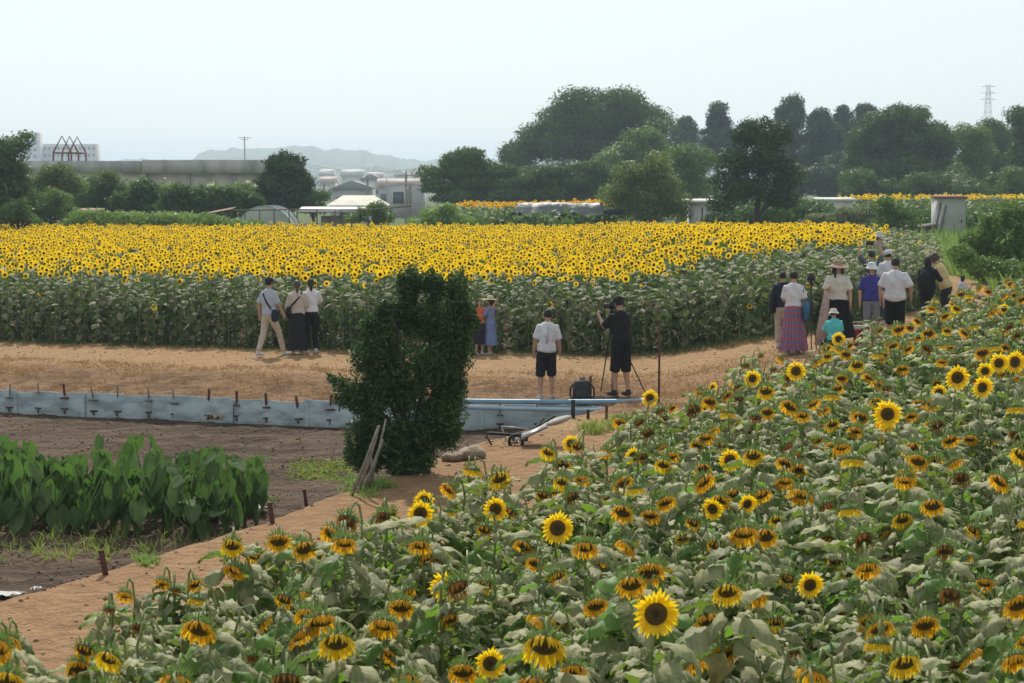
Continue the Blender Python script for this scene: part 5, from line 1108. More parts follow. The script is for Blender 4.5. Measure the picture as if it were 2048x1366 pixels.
scrap('plastic_sheet', 18, 1196, .30, .18, WHT, 'white plastic sheet on the soil at the left edge', 1)
scrap('plastic_sheet', 73, 1184, .09, .07, WHT, 'tiny white plastic scrap right of the sheet at the left edge', 2)
scrap('plastic_sheet', 502, 1023, .34, .22, WHT, 'crumpled white film lying at the right end of the taro patch', 3, .05)
scrap('plastic_sheet', 430, 845, .24, .16, mat('brown_paper', (0.50, 0.34, 0.22), (0.36, 0.22, 0.14), scale=8), 'crumpled light brown paper at the foot of the board wall', 4, .09)

# taro
M['taro'] = mat('taro_leaves', (0.050, 0.100, 0.034), (0.175, 0.235, 0.105), rough=.75, scale=5, transl=.32, tcol=(0.12, 0.26, 0.04), attr='var', bump=.004, bscale=16, spec=.1)
M['tarostalk'] = mat('taro_stalks', (0.14, 0.24, 0.07), (0.09, 0.16, 0.06), rough=.5)
M['tyellow'] = mat('yellowing_taro_leaf', (0.50, 0.38, 0.04), (0.30, 0.32, 0.05), rough=.5, scale=6, transl=.4)
def taro_leaf(r, L, az, reach, hgt, hang, yellow=False):
    d = np.array([math.cos(az), math.sin(az), 0]); s = np.array([-math.sin(az), math.cos(az), 0]); st = MB(); tip = d*reach+np.array([0, 0, hgt])
    st.tube([(0, 0, 0), d*reach*.25+np.array([0, 0, hgt*.55]), tip], [.020, .014, .008], 6)
    # blade hangs from the stalk tip: lobes above, point below
    dn = unit(d*math.cos(hang)-np.array([0, 0, math.sin(hang)])); nr = np.cross(s, dn); nr = nr*(1 if nr[2] > 0 else -1)
    rows = [(-.34, .30, .10), (-.20, .50, .0), (0, .60, 0), (.22, .55, 0), (.45, .38, 0), (.66, .16, 0), (.76, .01, 0)]; nv = 7; mb = MB(); V = []; A = []; cup = r.uniform(.05, .22); base = r.uniform(.1, .8)
    for k, (u, w_, g) in enumerate(rows):
        for j in range(nv):
            v = j/(nv-1)*2-1; uu = u + (.20*(1-abs(v))**1.5 if k == 0 else 0)
            p = tip + dn*uu*L + s*v*w_*L*.62 + nr*(cup*abs(v)**1.4*w_*L + .018*math.sin(j*2.3+k*1.9+az*3)*L*2 - (.10*max(0, u))**1*L*.6); V.append(p); A.append(np.clip(base+(.3 if j == 3 else 0)+.12*math.sin(j*3.1+k), 0, 1))
    mb.add(V, [[k*nv+j, k*nv+j+1, (k+1)*nv+j+1, (k+1)*nv+j] for k in range(len(rows)-1) for j in range(nv-1)], a=np.array(A))
    return mb.mesh('leaf', M['tyellow' if yellow else 'taro'], True), st.mesh('stalk', M['tarostalk'], True)
def taro_proto(seed):
    r = np.random.default_rng(seed); out = []; n = 10; az = r.uniform(0, 6.28)
    for i in range(n):
        az += 2.4; f = i/(n-1); out.append(taro_leaf(r, r.uniform(.30, .44), az+r.normal(0, .3), r.uniform(.10, .32), r.uniform(.26, 1.0), r.choice([r.uniform(-.2, .5), r.uniform(.5, 1.1), r.uniform(1.1, 1.5)], p=[.04, .26, .70]), yellow=(i == 5 and seed == 303)))
    return out
TP = [taro_proto(300+i) for i in range(7)]
def taro_patch():
    r = np.random.default_rng(17); n = 0; pts = []
    for row, (dd, x1) in enumerate([(24.3, -3.5), (24.95, -3.3), (25.7, -3.45), (26.4, -3.5)]):
        x = x1 - r.uniform(0, .15); k = 0
        while x > -.2626*dd-.35: pts.append((x, dd + r.normal(0, .1)+.10*(-x-3.3), row, k)); k += 1; x -= r.uniform(.32, .42)
    ROW = ['front', 'second', 'third', 'back']; NTH = ['first', 'second', 'third', 'fourth', 'fifth', 'sixth', 'seventh', 'eighth', 'ninth', 'tenth', 'eleventh', 'twelfth', 'thirteenth', 'fourteenth']
    for x, y, row, k in pts:
        z = float(zg(x, y)); edge = x > -3.6; s = r.uniform(.76, 1.0)*(.9 if edge else 1)
        t = thing('taro_plant', 'broad-leaved taro plant, %s from the right in the %s row of the patch' % (NTH[k], ROW[row]), 'taro', (x, y, z-.02), r.uniform(0, 6.28), 'taro plants in the patch'); t.scale = (s, s, s)
        for lm, sm in TP[r.integers(len(TP))]: l = link('leaf', lm, t); link('stalk', sm, l)
taro_patch()
for i, (px, py, s, lb) in enumerate([(525, 1003, .42, 'small low taro shoot set apart right of the patch'), (508, 985, .55, 'slim taro plant at the right corner of the patch')]):
    g = G(px, py); t = thing('taro_plant', lb, 'taro', g, i*2.0); t.scale = (s, s, s)
    for lm, sm in TP[i][:4]: l = link('leaf', lm, t); link('stalk', sm, l)
def tufts(name, label, cat, pts, k, L0, L1, mt, seed, w=.012, spread=.12, flat=.4, kind='stuff'):
    r = np.random.default_rng(seed); n = len(pts)*k; b = np.repeat(pts, k, 0).astype(float); b[:, :2] += r.normal(0, spread, (n, 2)); b[:, 2] = zg(b[:, 0], b[:, 1])-.005
    tpl = (np.array([[-.5, 0, 0], [.5, 0, 0], [.35, .18, .6], [-.35, .18, .6], [0, .55, .95]]), np.array([[0, 1, 2, 3]]), np.array([[3, 2, 4]]), [0, 0], np.full(5, .5))
    Mx = rot_many(n, flat, r=r); s = r.uniform(L0, L1, n); Mx[:, :, 0] *= (w*r.uniform(.6, 1.4, n))[:, None]; Mx[:, :, 1] *= s[:, None]; Mx[:, :, 2] *= s[:, None]
    o = link(name, mesh_of(name, scatter(tpl, Mx, b, r.uniform(0, 1, n)), [M[mt]])); return tag(o, label, cat, kind=kind)
M['lime'] = leaf_mat('lime_weeds', (0.20, 0.27, 0.06), (0.38, 0.40, 0.16), tc=(0.30, 0.42, 0.05))
M['straw'] = mat('dry_straw', (0.46, 0.30, 0.145), (0.26, 0.155, 0.07), rough=.9, attr='var', transl=.3, scale=2)
r_ = np.random.default_rng(55)
pp = np.array([(x, r_.uniform(23.4, 24.4), 0) for x in r_.uniform(-6.8, -3.6, 46)]+[(x, r_.uniform(22.6, 23.5), 0) for x in r_.uniform(-6.8, -4.2, 12)]); tufts('weeds', 'yellowish weeds sprouting along the front of the taro patch', 'weeds', pp, 12, .06, .24, 'lime', 1, w=.013, spread=.05, flat=.6)
def near_px(pts, jit, n, seed):
    r = np.random.default_rng(seed); out = []
    for q in range(n):
        px, py = pts[r.integers(len(pts))]; g = G(px+r.normal(0, jit[0]), py+r.normal(0, jit[1])); out.append(g)
    return np.array(out)
tufts('seedlings', 'patch of pale green seedlings on the soil left of the leaning poles', 'seedlings', near_px([(600,938),(620,932),(640,940),(660,936),(680,930),(610,950),(635,952),(655,958)], (16, 4), 70, 3), 14, .02, .07, 'lime', 4, w=.035, spread=.10, flat=.9)
tufts('weeds', 'small green weed tuft on the tan ridge left of the near field', 'weeds', near_px([(293, 1125)], (8, 4), 10, 5), 14, .05, .14, 'grassy', 6, w=.02, spread=.05)
tufts('weeds', 'short green weeds at the foot of the leaning poles', 'weeds', near_px([(735, 985), (765, 975), (700, 965)], (14, 5), 22, 7), 14, .05, .18, 'grassy', 8, w=.02, spread=.06)
tufts('weeds', 'green weeds on the dirt by the end of the pipes', 'weeds', near_px([(1235, 850), (1255, 846), (1215, 856), (1180, 862)], (12, 4), 40, 9), 14, .06, .22, 'lime', 10, w=.02, spread=.07)
def bank_pts(n, a, b, seed):
    r = np.random.default_rng(seed); out = []
    while len(out) < n:
        x = r.uniform(-12, 6); y = r.uniform(33, 48); db = float(seg_dist(np.array([x]), np.array([y]), BOARD)[0])
        if bool(inside(np.array([x]), np.array([y]), LOW)[0]) or not (a < db < b): continue
        if vnoise(x, y, .8) < r.uniform(-.6, .5): continue
        out.append((x, y, 0))
    return np.array(out)
tufts('dry_grass', 'flattened straw and dry grass covering the tan bank above the boards', 'dry grass', bank_pts(4200, .15, 4.2, 11), 7, .04, .13, 'straw', 12, w=.010, spread=.10, flat=1.1)
def foot_pts(n, seed):
    r = np.random.default_rng(seed); F_ = FIELD_B[1:8]; out = []
    for q in range(n):
        i = r.integers(len(F_)-1); f = r.random(); x = F_[i][0]+(F_[i+1][0]-F_[i][0])*f; y = F_[i][1]+(F_[i+1][1]-F_[i][1])*f; out.append((x+r.normal(0, .12), y-.1+r.normal(0, .16), 0))
    return np.array(out)
tufts('grass', 'fringe of low grass along the foot of the far sunflowers', 'grass', foot_pts(800, 13), 10, .04, .16, 'evergreen', 14, w=.014, spread=.10, flat=.5)
tufts('dry_grass', 'dry fringe of straw where the path meets the far sunflowers', 'dry grass', foot_pts(800, 15)-np.array([0, .35, 0]), 9, .04, .12, 'straw', 16, w=.010, spread=.14, flat=1.0)
tufts('weeds', 'green weeds over the bend of the path on the right', 'weeds', np.array([(x, 39+(x-10)*1.1+r_.normal(1.5, 1.6), 0) for x in r_.uniform(10, 18, 500)]), 12, .1, .45, 'mid', 18, w=.02, spread=.15)
def clods(name, lb, cat, test, n, lo, hi, m, seed, ybox):
    r = np.random.default_rng(seed); V, Q, T = ellipsoid((0, 0, 0), (1, .8, .6), 6, 4); V = V*(1+.25*np.sin(V[:, :1]*9+V[:, 1:2]*7)); x = r.uniform(-12, 6, n*4); y = r.uniform(ybox[0], ybox[1], n*4); ok = test(x, y) & (np.abs(x) < .27*y+.5); x, y = x[ok][:n], y[ok][:n]; N = len(x)
    s = lo+(hi-lo)*r.random(N)**4; Mx = rot_many(N, .5, r=r)*s[:, None, None]; o = link(name, mesh_of(name, scatter((V, Q, T, np.zeros(len(Q)+len(T), int), np.full(len(V), .5)), Mx, np.column_stack([x, y, zg(x, y)+s*.2]), r.random(N)), [m], True)); tag(o, lb, cat, kind='stuff')
clods('soil_clods', 'small clods of dry earth strewn over the brown field', 'clods', lambda x, y: inside(x, y, LOW), 6000, .006, .034, mat('clod', (0.20, 0.135, 0.10), (0.11, 0.07, 0.05), attr='var'), 71, (14, 40))
clods('pebbles', 'pebbles and crumbs of earth on the tan path and ridge', 'pebbles', lambda x, y: ~inside(x, y, LOW) & ~inside(x, y, FIELD_B), 5000, .006, .035, mat('crumb', (0.46, 0.31, 0.19), (0.27, 0.17, 0.10), attr='var'), 72, (14, 46))
# ------------------------------------------------------------ people
SK = mat('skin', (0.50, 0.30, 0.21), (0.44, 0.25, 0.17), rough=.55, scale=5, spec=.35)
HAIRM = mat('black_hair', (0.012, 0.010, 0.009), (0.024, 0.018, 0.015), rough=.65, scale=30, bump=.01, stretch=(1, 1, .3))
HAIRB = mat('brown_hair', (0.10, 0.055, 0.030), (0.06, 0.033, 0.02), rough=.5, scale=30, bump=.01, stretch=(1, 1, .3))
_tmp = []
def solid(name, shapes, voxel, m, parent, smooth_it=2, wrinkle=0.0):
    """fuse closed shapes into one continuous skin"""
    mb = MB()
    for V, Q, T in shapes: mb.add(V, Q, T)
    me = mb.mesh(name, [m]); ob = bpy.data.objects.new(name+'_src', me); COL.objects.link(ob)
    md = ob.modifiers.new('r', 'REMESH'); md.mode = 'VOXEL'; md.voxel_size = voxel; md.use_smooth_shade = True
    if smooth_it: s = ob.modifiers.new('s', 'SMOOTH'); s.iterations = smooth_it; s.factor = .5
    dg = bpy.context.evaluated_depsgraph_get(); dg.update(); ev = ob.evaluated_get(dg); nm = bpy.data.meshes.new_from_object(ev, depsgraph=dg); nm.name = name
    nm.materials.clear(); nm.materials.append(m)
    if wrinkle:
        n = len(nm.vertices); co = np.empty(n*3, np.float32); nm.vertices.foreach_get('co', co); co = co.reshape(-1, 3); no = np.empty(n*3, np.float32); nm.vertices.foreach_get('normal', no); no = no.reshape(-1, 3)
        x, y, z = co.T; f = np.sin(z*38+np.sin(x*23)*1.6+y*14)*.5+np.sin(z*61+x*37-y*29)*.3+np.sin(x*55+y*47+z*17)*.3; co += no*(f*wrinkle)[:, None]; nm.vertices.foreach_set('co', co.ravel()); nm.update()
    nm.polygons.foreach_set('use_smooth', np.ones(len(nm.polygons), bool))
    bpy.data.objects.remove(ob); bpy.data.meshes.remove(me)
    return link(name, nm, parent)
def person(px, d, h, rz, label, shirt=None, bottom=None, hair='short', hairc='k', hat=None, shoes=(.5, .5, .5), arms=None, feet=None, lean=0.0, side=0.0, turn=0.0, nod=0.0, slim=1.0, crouch=0.0, dress=None, cat='person', stripe=False, zoff=0.0):
    """px: picture column, d: distance, h: height, rz: facing (0 = away from the camera)"""
    x = P(px, 600, d)[0]; z = float(zg(x, d))+zoff; t = thing('person', label, cat, (x, d, z), rz); s = h/1.70; t.scale = (s, s, s)
    hip = np.array([0, 0, .90-crouch]); A = rotm(-lean, side, 0)
    def T_(p): return hip + A @ (np.array(p, float)-[0, 0, .90])
    f_ = feet or [((-.10, 0, 0), 0), ((.10, .02, 0), 0)]
    legs = []
    for sx, (fp, yaw) in zip((-1, 1), f_):
        hp = hip+np.array([sx*.09, 0, -.02]); an = np.array(fp, float)+[0, 0, .085]; v = an-hp; L1, L2 = .414, .387; D = min(np.linalg.norm(v), L1+L2-.004); a = (L1*L1-L2*L2+D*D)/(2*D); hh = math.sqrt(max(0, L1*L1-a*a)); u = unit(v); fw = np.array([-math.sin(yaw), math.cos(yaw), 0]); b = unit(fw-u*(fw @ u)); kn = hp+u*a+b*hh; legs.append((hp, kn, an, yaw))
    arm = [tuple((v[0]*.62, v[1], v[2]) if v[2] < -.1 else v for v in a_) for a_ in arms] if arms else [((-.06, .0, -.27), (-.01, .05, -.24)), ((.06, .0, -.27), (.01, .05, -.24))]
    sh = [T_((-.158*slim, 0, 1.39)), T_((.158*slim, 0, 1.39))]; AR = []
    for i in range(2):
        e = sh[i]+unit(A @ np.array(arm[i][0], float))*.275; w_ = e+unit(A @ np.array(arm[i][1], float))*.245; AR.append((sh[i], e, w_))
    def sw(pts, rad, n=12, ref=(1, 0, 0)): return sweep([np.asarray(p, float) for p in pts], rad, n, True, ref)
    tors = [(0, 0, .86), (0, .0, .91), (0, 0, .98), (0, .005, 1.08), (0, .0, 1.22), (0, -.005, 1.34), (0, -.01, 1.42), (0, 0, 1.47), (0, .008, 1.53)]
    tr = [(.06, .04), (.135*slim, .095), (.155*slim, .105), (.130*slim, .095), (.150*slim, .108), (.150*slim, .096), (.11, .075), (.052, .052), (.048, .048)]
    TP_ = [T_(p) for p in tors]
    hc = T_((0, .015, 1.60)); HR = A @ rotm(-nod, 0, turn)
    body = [sw(TP_, tr, 16)]
    V, Q, T = ellipsoid((0, 0, .005), (.074, .092, .108), 16, 12); V[:, 0] *= (1-.22*np.clip(-V[:, 2]/.1, 0, 1)); body.append((V @ HR.T+hc, Q, T))
    for c, r_2 in (((0, .093, -.012), (.013, .020, .022)), ((.076, -.005, -.005), (.010, .018, .028)), ((-.076, -.005, -.005), (.010, .018, .028)), ((0, .070, -.070), (.026, .022, .018))):
        V, Q, T = ellipsoid(c, r_2, 8, 6); body.append((V @ HR.T+hc, Q, T))
    for hp, kn, an, yaw in legs:
        body.append(sw([hp, hp+(kn-hp)*.5, kn, kn+(an-kn)*.3, kn+(an-kn)*.75, an], [.082, .072, .052, .056, .038, .036]))
    for i, (s0, e, w_) in enumerate(AR):
        body.append(sw([s0-[0, 0, .0], s0+(e-s0)*.3, e, e+(w_-e)*.3, w_], [.048, .046, .036, .037, .024], 10))
        hd = unit(w_-e); sx = -1 if i == 0 else 1; inw = unit(np.array([-sx, 0, 0])-hd*(hd @ np.array([-sx, 0, 0]))); ac = np.cross(hd, inw)
        if ac[1] < 0: ac = -ac
        body.append(sweep([w_-hd*.01, w_+hd*.04, w_+hd*.085], [(.014, .026), (.015, .037), (.013, .036)], 10, True, inw))
        for k, (o_, L_) in enumerate(((.030, .068), (.010, .078), (-.010, .072), (-.029, .056))):
            b0 = w_+hd*.075+ac*o_; body.append(sweep([b0, b0+hd*L_*.5+inw*.006, b0+hd*L_*.85+inw*.024], [.0095, .009, .007], 6, True, inw))
        b0 = w_+hd*.03+ac*.03; body.append(sweep([b0, b0+ac*.026+hd*.022+inw*.01, b0+ac*.034+hd*.052+inw*.02], [.012, .010, .008], 6, True, inw))
    bo = solid('body', body, .0105, SK, t, 1)
    # eyes and mouth
    for sx in (-1, 1):
        mb = MB(); V, Q, T = ellipsoid((sx*.030, .087, .012), (.013, .007, .007), 8, 6); mb.add(V @ HR.T+hc, Q, T); mb.build('eye', M['black'], t, smooth=True)
    mb = MB(); V, Q, T = ellipsoid((0, .090, -.048), (.022, .006, .006), 8, 6); mb.add(V @ HR.T+hc, Q, T); mb.build('mouth', cloth((.35, .12, .10), 'lips'), t, smooth=True)
    # shoes
    for hp, kn, an, yaw in legs:
        fw = np.array([-math.sin(yaw), math.cos(yaw), 0]); base = an-[0, 0, .045]; solid('shoe', [sweep([base-fw*.055, base+fw*.04, base+fw*.13-[0, 0, .008], base+fw*.175-[0, 0, .012]], [(.036, .038), (.042, .040), (.046, .030), (.034, .022)], 12, True, (1, 0, 0)), sweep([an+[0, 0, .02], an-[0, 0, .03]], [.042, .045], 10)], .012, cloth(shoes, 'shoe'), t, 1)
    hm = HAIRM if hairc == 'k' else HAIRB
    if hair:
        V, Q, T = ellipsoid((0, -.010, .020), (.084, .103, .106), 20, 14); f = (V[:, 1] > .045) & (V[:, 2] < .062); V[f, 1] = np.minimum(V[f, 1], .045); g = V[:, 2] < -.035; V[g, 2] = -.035-(-.035-V[g, 2])*(.9 if hair != 'short' else .35)
        shp = [(V @ HR.T+hc, Q, T)]
        def hw(pts, rad, n=10): return sweep([hc+HR @ np.array(p) for p in pts], rad, n, True, (1, 0, 0))
        if hair == 'bob': shp.append(hw([(0, -.03, .04), (0, -.035, -.04), (0, -.04, -.12)], [(.085, .075), (.092, .07), (.075, .05)]))
        if hair == 'long': shp += [hw([(0, -.04, .03), (0, -.07, -.06), (0, -.085, -.20), (0, -.09, -.30)], [(.085, .07), (.088, .05), (.075, .035), (.05, .02)]), hw([(.075, .02, .0), (.085, .035, -.10), (.075, .06, -.22)], [.025, .03, .018], 8), hw([(-.075, .02, .0), (-.085, .035, -.10), (-.075, .06, -.22)], [.025, .03, .018], 8)]
        if hair == 'pony': shp.append(hw([(0, -.085, .03), (0, -.12, -.02), (0, -.115, -.12), (0, -.10, -.22)], [.022, .036, .032, .012]))
        if hair == 'bun': V, Q, T = ellipsoid((0, -.085, -.03), (.042, .038, .042), 10, 8); shp.append((V @ HR.T+hc, Q, T))
        if hair == 'curly':
            rr = np.random.default_rng(3)
            for q in range(34): dd = unit(rr.normal(size=3)+[0, -.4, .5]); V, Q, T = ellipsoid(np.array([0, -.012, .03])+dd*[.085, .10, .10], (.028, .028, .028), 7, 5); shp.append((V @ HR.T+hc, Q, T))
        solid('hair', shp, .011, hm, t, 1)
    if hat:
        ht, hcol = hat[0], hat[1]; mh = cloth(hcol, 'hat'); ho = link('hat', None, t) if False else None; mb = MB(); n = 24
        prof = {'cap': [(.088, .015), (.092, .05), (.085, .09), (.055, .122), (.01, .132)], 'bucket': [(.145, -.005), (.12, .03), (.094, .06), (.090, .085), (.080, .125), (.03, .140), (.001, .140)], 'wide': [(.215, -.005), (.16, .030), (.100, .050), (.092, .075), (.085, .120), (.05, .142), (.001, .145)], 'straw': [(.185, .035), (.14, .048), (.096, .055), (.092, .08), (.086, .135), (.06, .150), (.001, .150)]}[ht]
        V = []
        for q, zz in prof:
            for j in range(n): th = 2*math.pi*j/n; wv = (.012*math.sin(th*2+1)+.006*math.sin(5*th)) if q > .13 else 0; V.append((math.cos(th)*q, math.sin(th)*q*1.12-.008, zz+wv))
        Q = [[k*n+j, k*n+(j+1) % n, (k+1)*n+(j+1) % n, (k+1)*n+j] for k in range(len(prof)-1) for j in range(n)]; mb.add(np.array(V) @ HR.T+hc, Q)
        if ht == 'cap':
            V = []; 
            for j in range(9):
                th = math.pi*(j/8); 
                for q in (.088, .165): V.append((math.cos(th)*.075*(1 if q < .1 else .85), .01+math.sin(th)*q*(1.0), .03-(.015 if q > .1 else 0)))
            mb.add(np.array(V) @ HR.T+hc, [[2*j, 2*j+1, 2*j+3, 2*j+2] for j in range(8)])
        ho = mb.build('hat', mh, t, smooth=True)
        if len(hat) > 2:
            mb = MB(); V = []
            for zz, q in ((.058, .0985), (.082, .0965)):
                for j in range(n): th = 2*math.pi*j/n; V.append((math.cos(th)*q, math.sin(th)*q*1.12-.008, zz))
            mb.add(np.array(V) @ HR.T+hc, [[j, (j+1) % n, n+(j+1) % n, n+j] for j in range(n)]); mb.build('hat_band', cloth(hat[2], 'hat'), ho)
    # clothes
    def torso_shell(zlo, zhi, inf, flare=0.0):
        pts = []; rad = []; zs = np.linspace(zlo, zhi, 9)
        for zz in zs:
            rx = np.interp(zz, [p[2] for p in tors], [q[0] for q in tr]); ry = np.interp(zz, [p[2] for p in tors], [q[1] for q in tr]); fl = flare*max(0, (1.05-zz))
            pts.append(T_((0, np.interp(zz, [p[2] for p in tors], [p[1] for p in tors]), zz))); rad.append((rx+inf+fl, ry+inf+fl))
        return sweep(pts, rad, 18, True, (1, 0, 0))
    if shirt:
        col, slv, hem = shirt[:3]; inf = shirt[3] if len(shirt) > 3 else .020; shp = [torso_shell(hem, 1.455, inf, .12)]
        for s0, e, w_ in AR:
            if slv == 'short': q = [s0, s0+(e-s0)*.45, s0+(e-s0)*.88]; rd = [.052+inf*.2, .052+inf*.45, .050+inf*.7]
            elif slv == 'half': q = [s0, e, e+(w_-e)*.35]; rd = [.052, .050+inf*.4, .048+inf*.5]
            elif slv == 'long': q = [s0, e, w_]; rd = [.060, .052, .038]
            else: q = [s0, s0+(e-s0)*.2]; rd = [.058, .054]
            shp.append(sw([s0+(sh[0]+sh[1]-2*s0)*.18+[0, 0, -.01]]+q, [.055]+rd))
        so = solid('shirt', shp, .014, cloth(col), t, 3, .0035)
        if stripe: mb = MB(); mb.tube([T_((-.01, -.124, 1.38)), T_((-.014, -.146, 1.24)), T_((-.018, -.143, 1.08))], [(.012, .014)]*3, 6); mb.build('grey_stripe', cloth((.48, .49, .54), 'grey_cloth'), so)  # grey stripe running down the back of the shirt
    if bottom:
        kind, col = bottom[:2]
        if kind in ('trousers', 'shorts', 'wide'):
            shp = [sw([hip+[0, 0, .13], hip+[0, 0, .02], hip-[0, 0, .07]], [(.152*slim, .115), (.168*slim, .125), (.15*slim, .11)], 16)]
            for hp, kn, an, yaw in legs:
                if kind == 'shorts': shp.append(sw([hp, hp+(kn-hp)*.5, kn+(an-kn)*(bottom[2] if len(bottom) > 2 else .0)], [.102, .098, .092]))
                else: wd = 1.35 if kind == 'wide' else 1.0; shp.append(sw([hp, hp+(kn-hp)*.5, kn, an+(kn-an)*.10], [.100, .088*wd, .070*wd, .056*wd]))
            solid(kind if kind != 'wide' else 'trousers', shp, .014, cloth(col), t, 2, .003)
        if kind == 'skirt':
            hem, fl = bottom[2], bottom[3]; mb = MB(); n = 48; V = []; K = 12; ztop = hip[2]+.14
            for k in range(K+1):
                f = k/K; zz = ztop+(hem-ztop)*f; rx = .145+(fl-.145)*f**.8+0; ry = .110+(fl*.85-.110)*f**.8
                if k in (1, 2): rx += .02; ry += .02
                if k > 1: rx = max(rx, .190); ry = max(ry, .125)
                for j in range(n): th = 2*math.pi*j/n; pl = 1+.07*f*math.sin(th*9+1.0*math.sin(th*2))+.03*f*math.sin(th*5+f*2); V.append((math.cos(th)*rx*pl, math.sin(th)*ry*pl, zz+.012*f*math.sin(th*3)))
            Q = [[(k+1)*n+j, (k+1)*n+(j+1) % n, k*n+(j+1) % n, k*n+j] for k in range(K) for j in range(n)]; mb.add(V, Q); mb.build('skirt', bottom[4] if len(bottom) > 4 else cloth(col), t, smooth=True)
    t['_dummy'] = 0; del t['_dummy']
    return t, dict(T=T_, AR=AR, hip=hip, s=s, legs=legs, sh=sh, hc=hc)
def bag(t, J, pts, rad, col, nm='bag', strap=None, m=None):
    b = solid(nm, [sweep(pts, rad, 12, True, (1, 0, 0))], .014, m or cloth(col, 'bag'), t, 2, .003) if False else None
    mb = MB(); V, Q, T = sweep(pts, rad, 14, True, (1, 0, 0)); mb.add(V, Q, T); b = mb.build(nm, m or cloth(col, 'bag'), t, smooth=True)
    if strap: mb = MB(); mb.tube(strap, [(.020, .006)]*len(strap), 6); mb.build('strap', m or cloth(col, 'bag'), b)
    return b
NAVY = (.022, .028, .05); BLK = (.018, .018, .02); WHITE = (.72, .72, .74)
t, J = person(538, 43.3, 1.74, R(-38), 'man in navy cap, pale lavender shirt and beige trousers striding with a crossbody bag', ((.46, .49, .60), 'short', .86, .035), ('trousers', (.52, .46, .37)), hat=('cap', NAVY), hair='short',
    feet=[((-.05, -.30, .03), 0), ((.10, .34, 0), 0)], arms=[((-.12, -.10, -.27), (-.05, .05, -.24)), ((.08, .08, -.27), (.0, .14, -.2))], shoes=(.55, .55, .55))
T_ = J['T']; bag(t, J, [T_((.19, -.02, 1.02)), T_((.20, -.02, .90)), T_((.19, -.02, .78))], [(.04, .08), (.055, .11), (.04, .09)], NAVY, 'crossbody_bag', [T_((-.11, -.03, 1.47)), T_((-.04, -.135, 1.36)), T_((.06, -.145, 1.20)), T_((.16, -.10, 1.04))])
t, J = person(594, 43.8, 1.66, R(8), 'woman in beige top and long black skirt, brown hair, black bag at left hip', ((.56, .49, .42), 'half', .93, .03), ('skirt', (.020, .021, .026), .10, .235), hair='pony', hairc='b', arms=[((-.10, .02, -.27), (-.02, .12, -.2)), ((.10, .03, -.27), (-.10, .20, -.1))])
T_ = J['T']; bag(t, J, [T_((-.20, -.04, 1.08)), T_((-.21, -.05, .96)), T_((-.20, -.05, .86))], [(.05, .09), (.085, .17), (.06, .14)], BLK, 'shoulder_bag', [T_((.12, -.06, 1.45)), T_((.02, -.14, 1.30)), T_((-.13, -.13, 1.14)), T_((-.19, -.09, 1.06))])
person(622, 44.0, 1.68, R(10), 'woman in white blouse and slim black trousers with long dark ponytail', ((.74, .73, .75), 'short', .96, .03), ('trousers', (.012, .013, .016)), hair='pony', arms=[((-.12, .06, -.26), (-.05, .02, -.24)), ((.14, .12, -.22), (-.02, .22, .16))], shoes=(.62, .62, .6), slim=.92)
t, J = person(958, 43.6, 1.24, R(200), 'child in orange-red top and dark dress raising an arm, half hidden by the bush', ((.62, .14, .06), 'short', .98, .02), ('skirt', (.03, .03, .045), .34, .20), hair='bob', arms=[((-.22, .1, .05), (-.1, .05, .22)), ((.12, .08, -.2), (-.05, .2, .1))])
person(981, 43.7, 1.30, R(72), 'girl in straw hat and blue dress beside the bush', ((.20, .26, .46), 'short', .93, .02), ('skirt', (.20, .26, .50), .30, .22), hair='bob', hat=('straw', (.66, .58, .42), (.70, .55, .10)), arms=[((-.10, .14, -.22), (-.02, .24, .02)), ((.08, .10, -.25), (.02, .24, .02))], shoes=(.5, .4, .35))
person(1093, 35.7, 1.66, R(6), 'man in white T-shirt with a grey streak and black knee shorts seen from behind', ((.74, .74, .78), 'short', .86, .032), ('shorts', (.018, .019, .026), .04), hair='short', stripe=True, arms=[((-.10, -.02, -.27), (-.03, .05, -.24)), ((.11, -.01, -.27), (.06, .05, -.24))], feet=[((-.12, -.02, 0), .1), ((.11, .03, 0), -.1)], side=.05, turn=-.2)
PX = 1244
t, J = person(PX, 35.2, 1.78, R(38), 'photographer all in black with black cap leaning to his camera on a tripod', (BLK, 'short', .84, .04), ('shorts', (.016, .017, .020), .12), hair='short', hat=('cap', (.02, .02, .02)), slim=1.12, arms=[((-.06, .17, -.17), (.05, .17, .22)), ((.06, .17, -.17), (-.06, .17, .22))], lean=.10, nod=.15, feet=[((-.10, .06, 0), .1), ((.10, -.06, 0), -.1)], shoes=(.06, .05, .05))
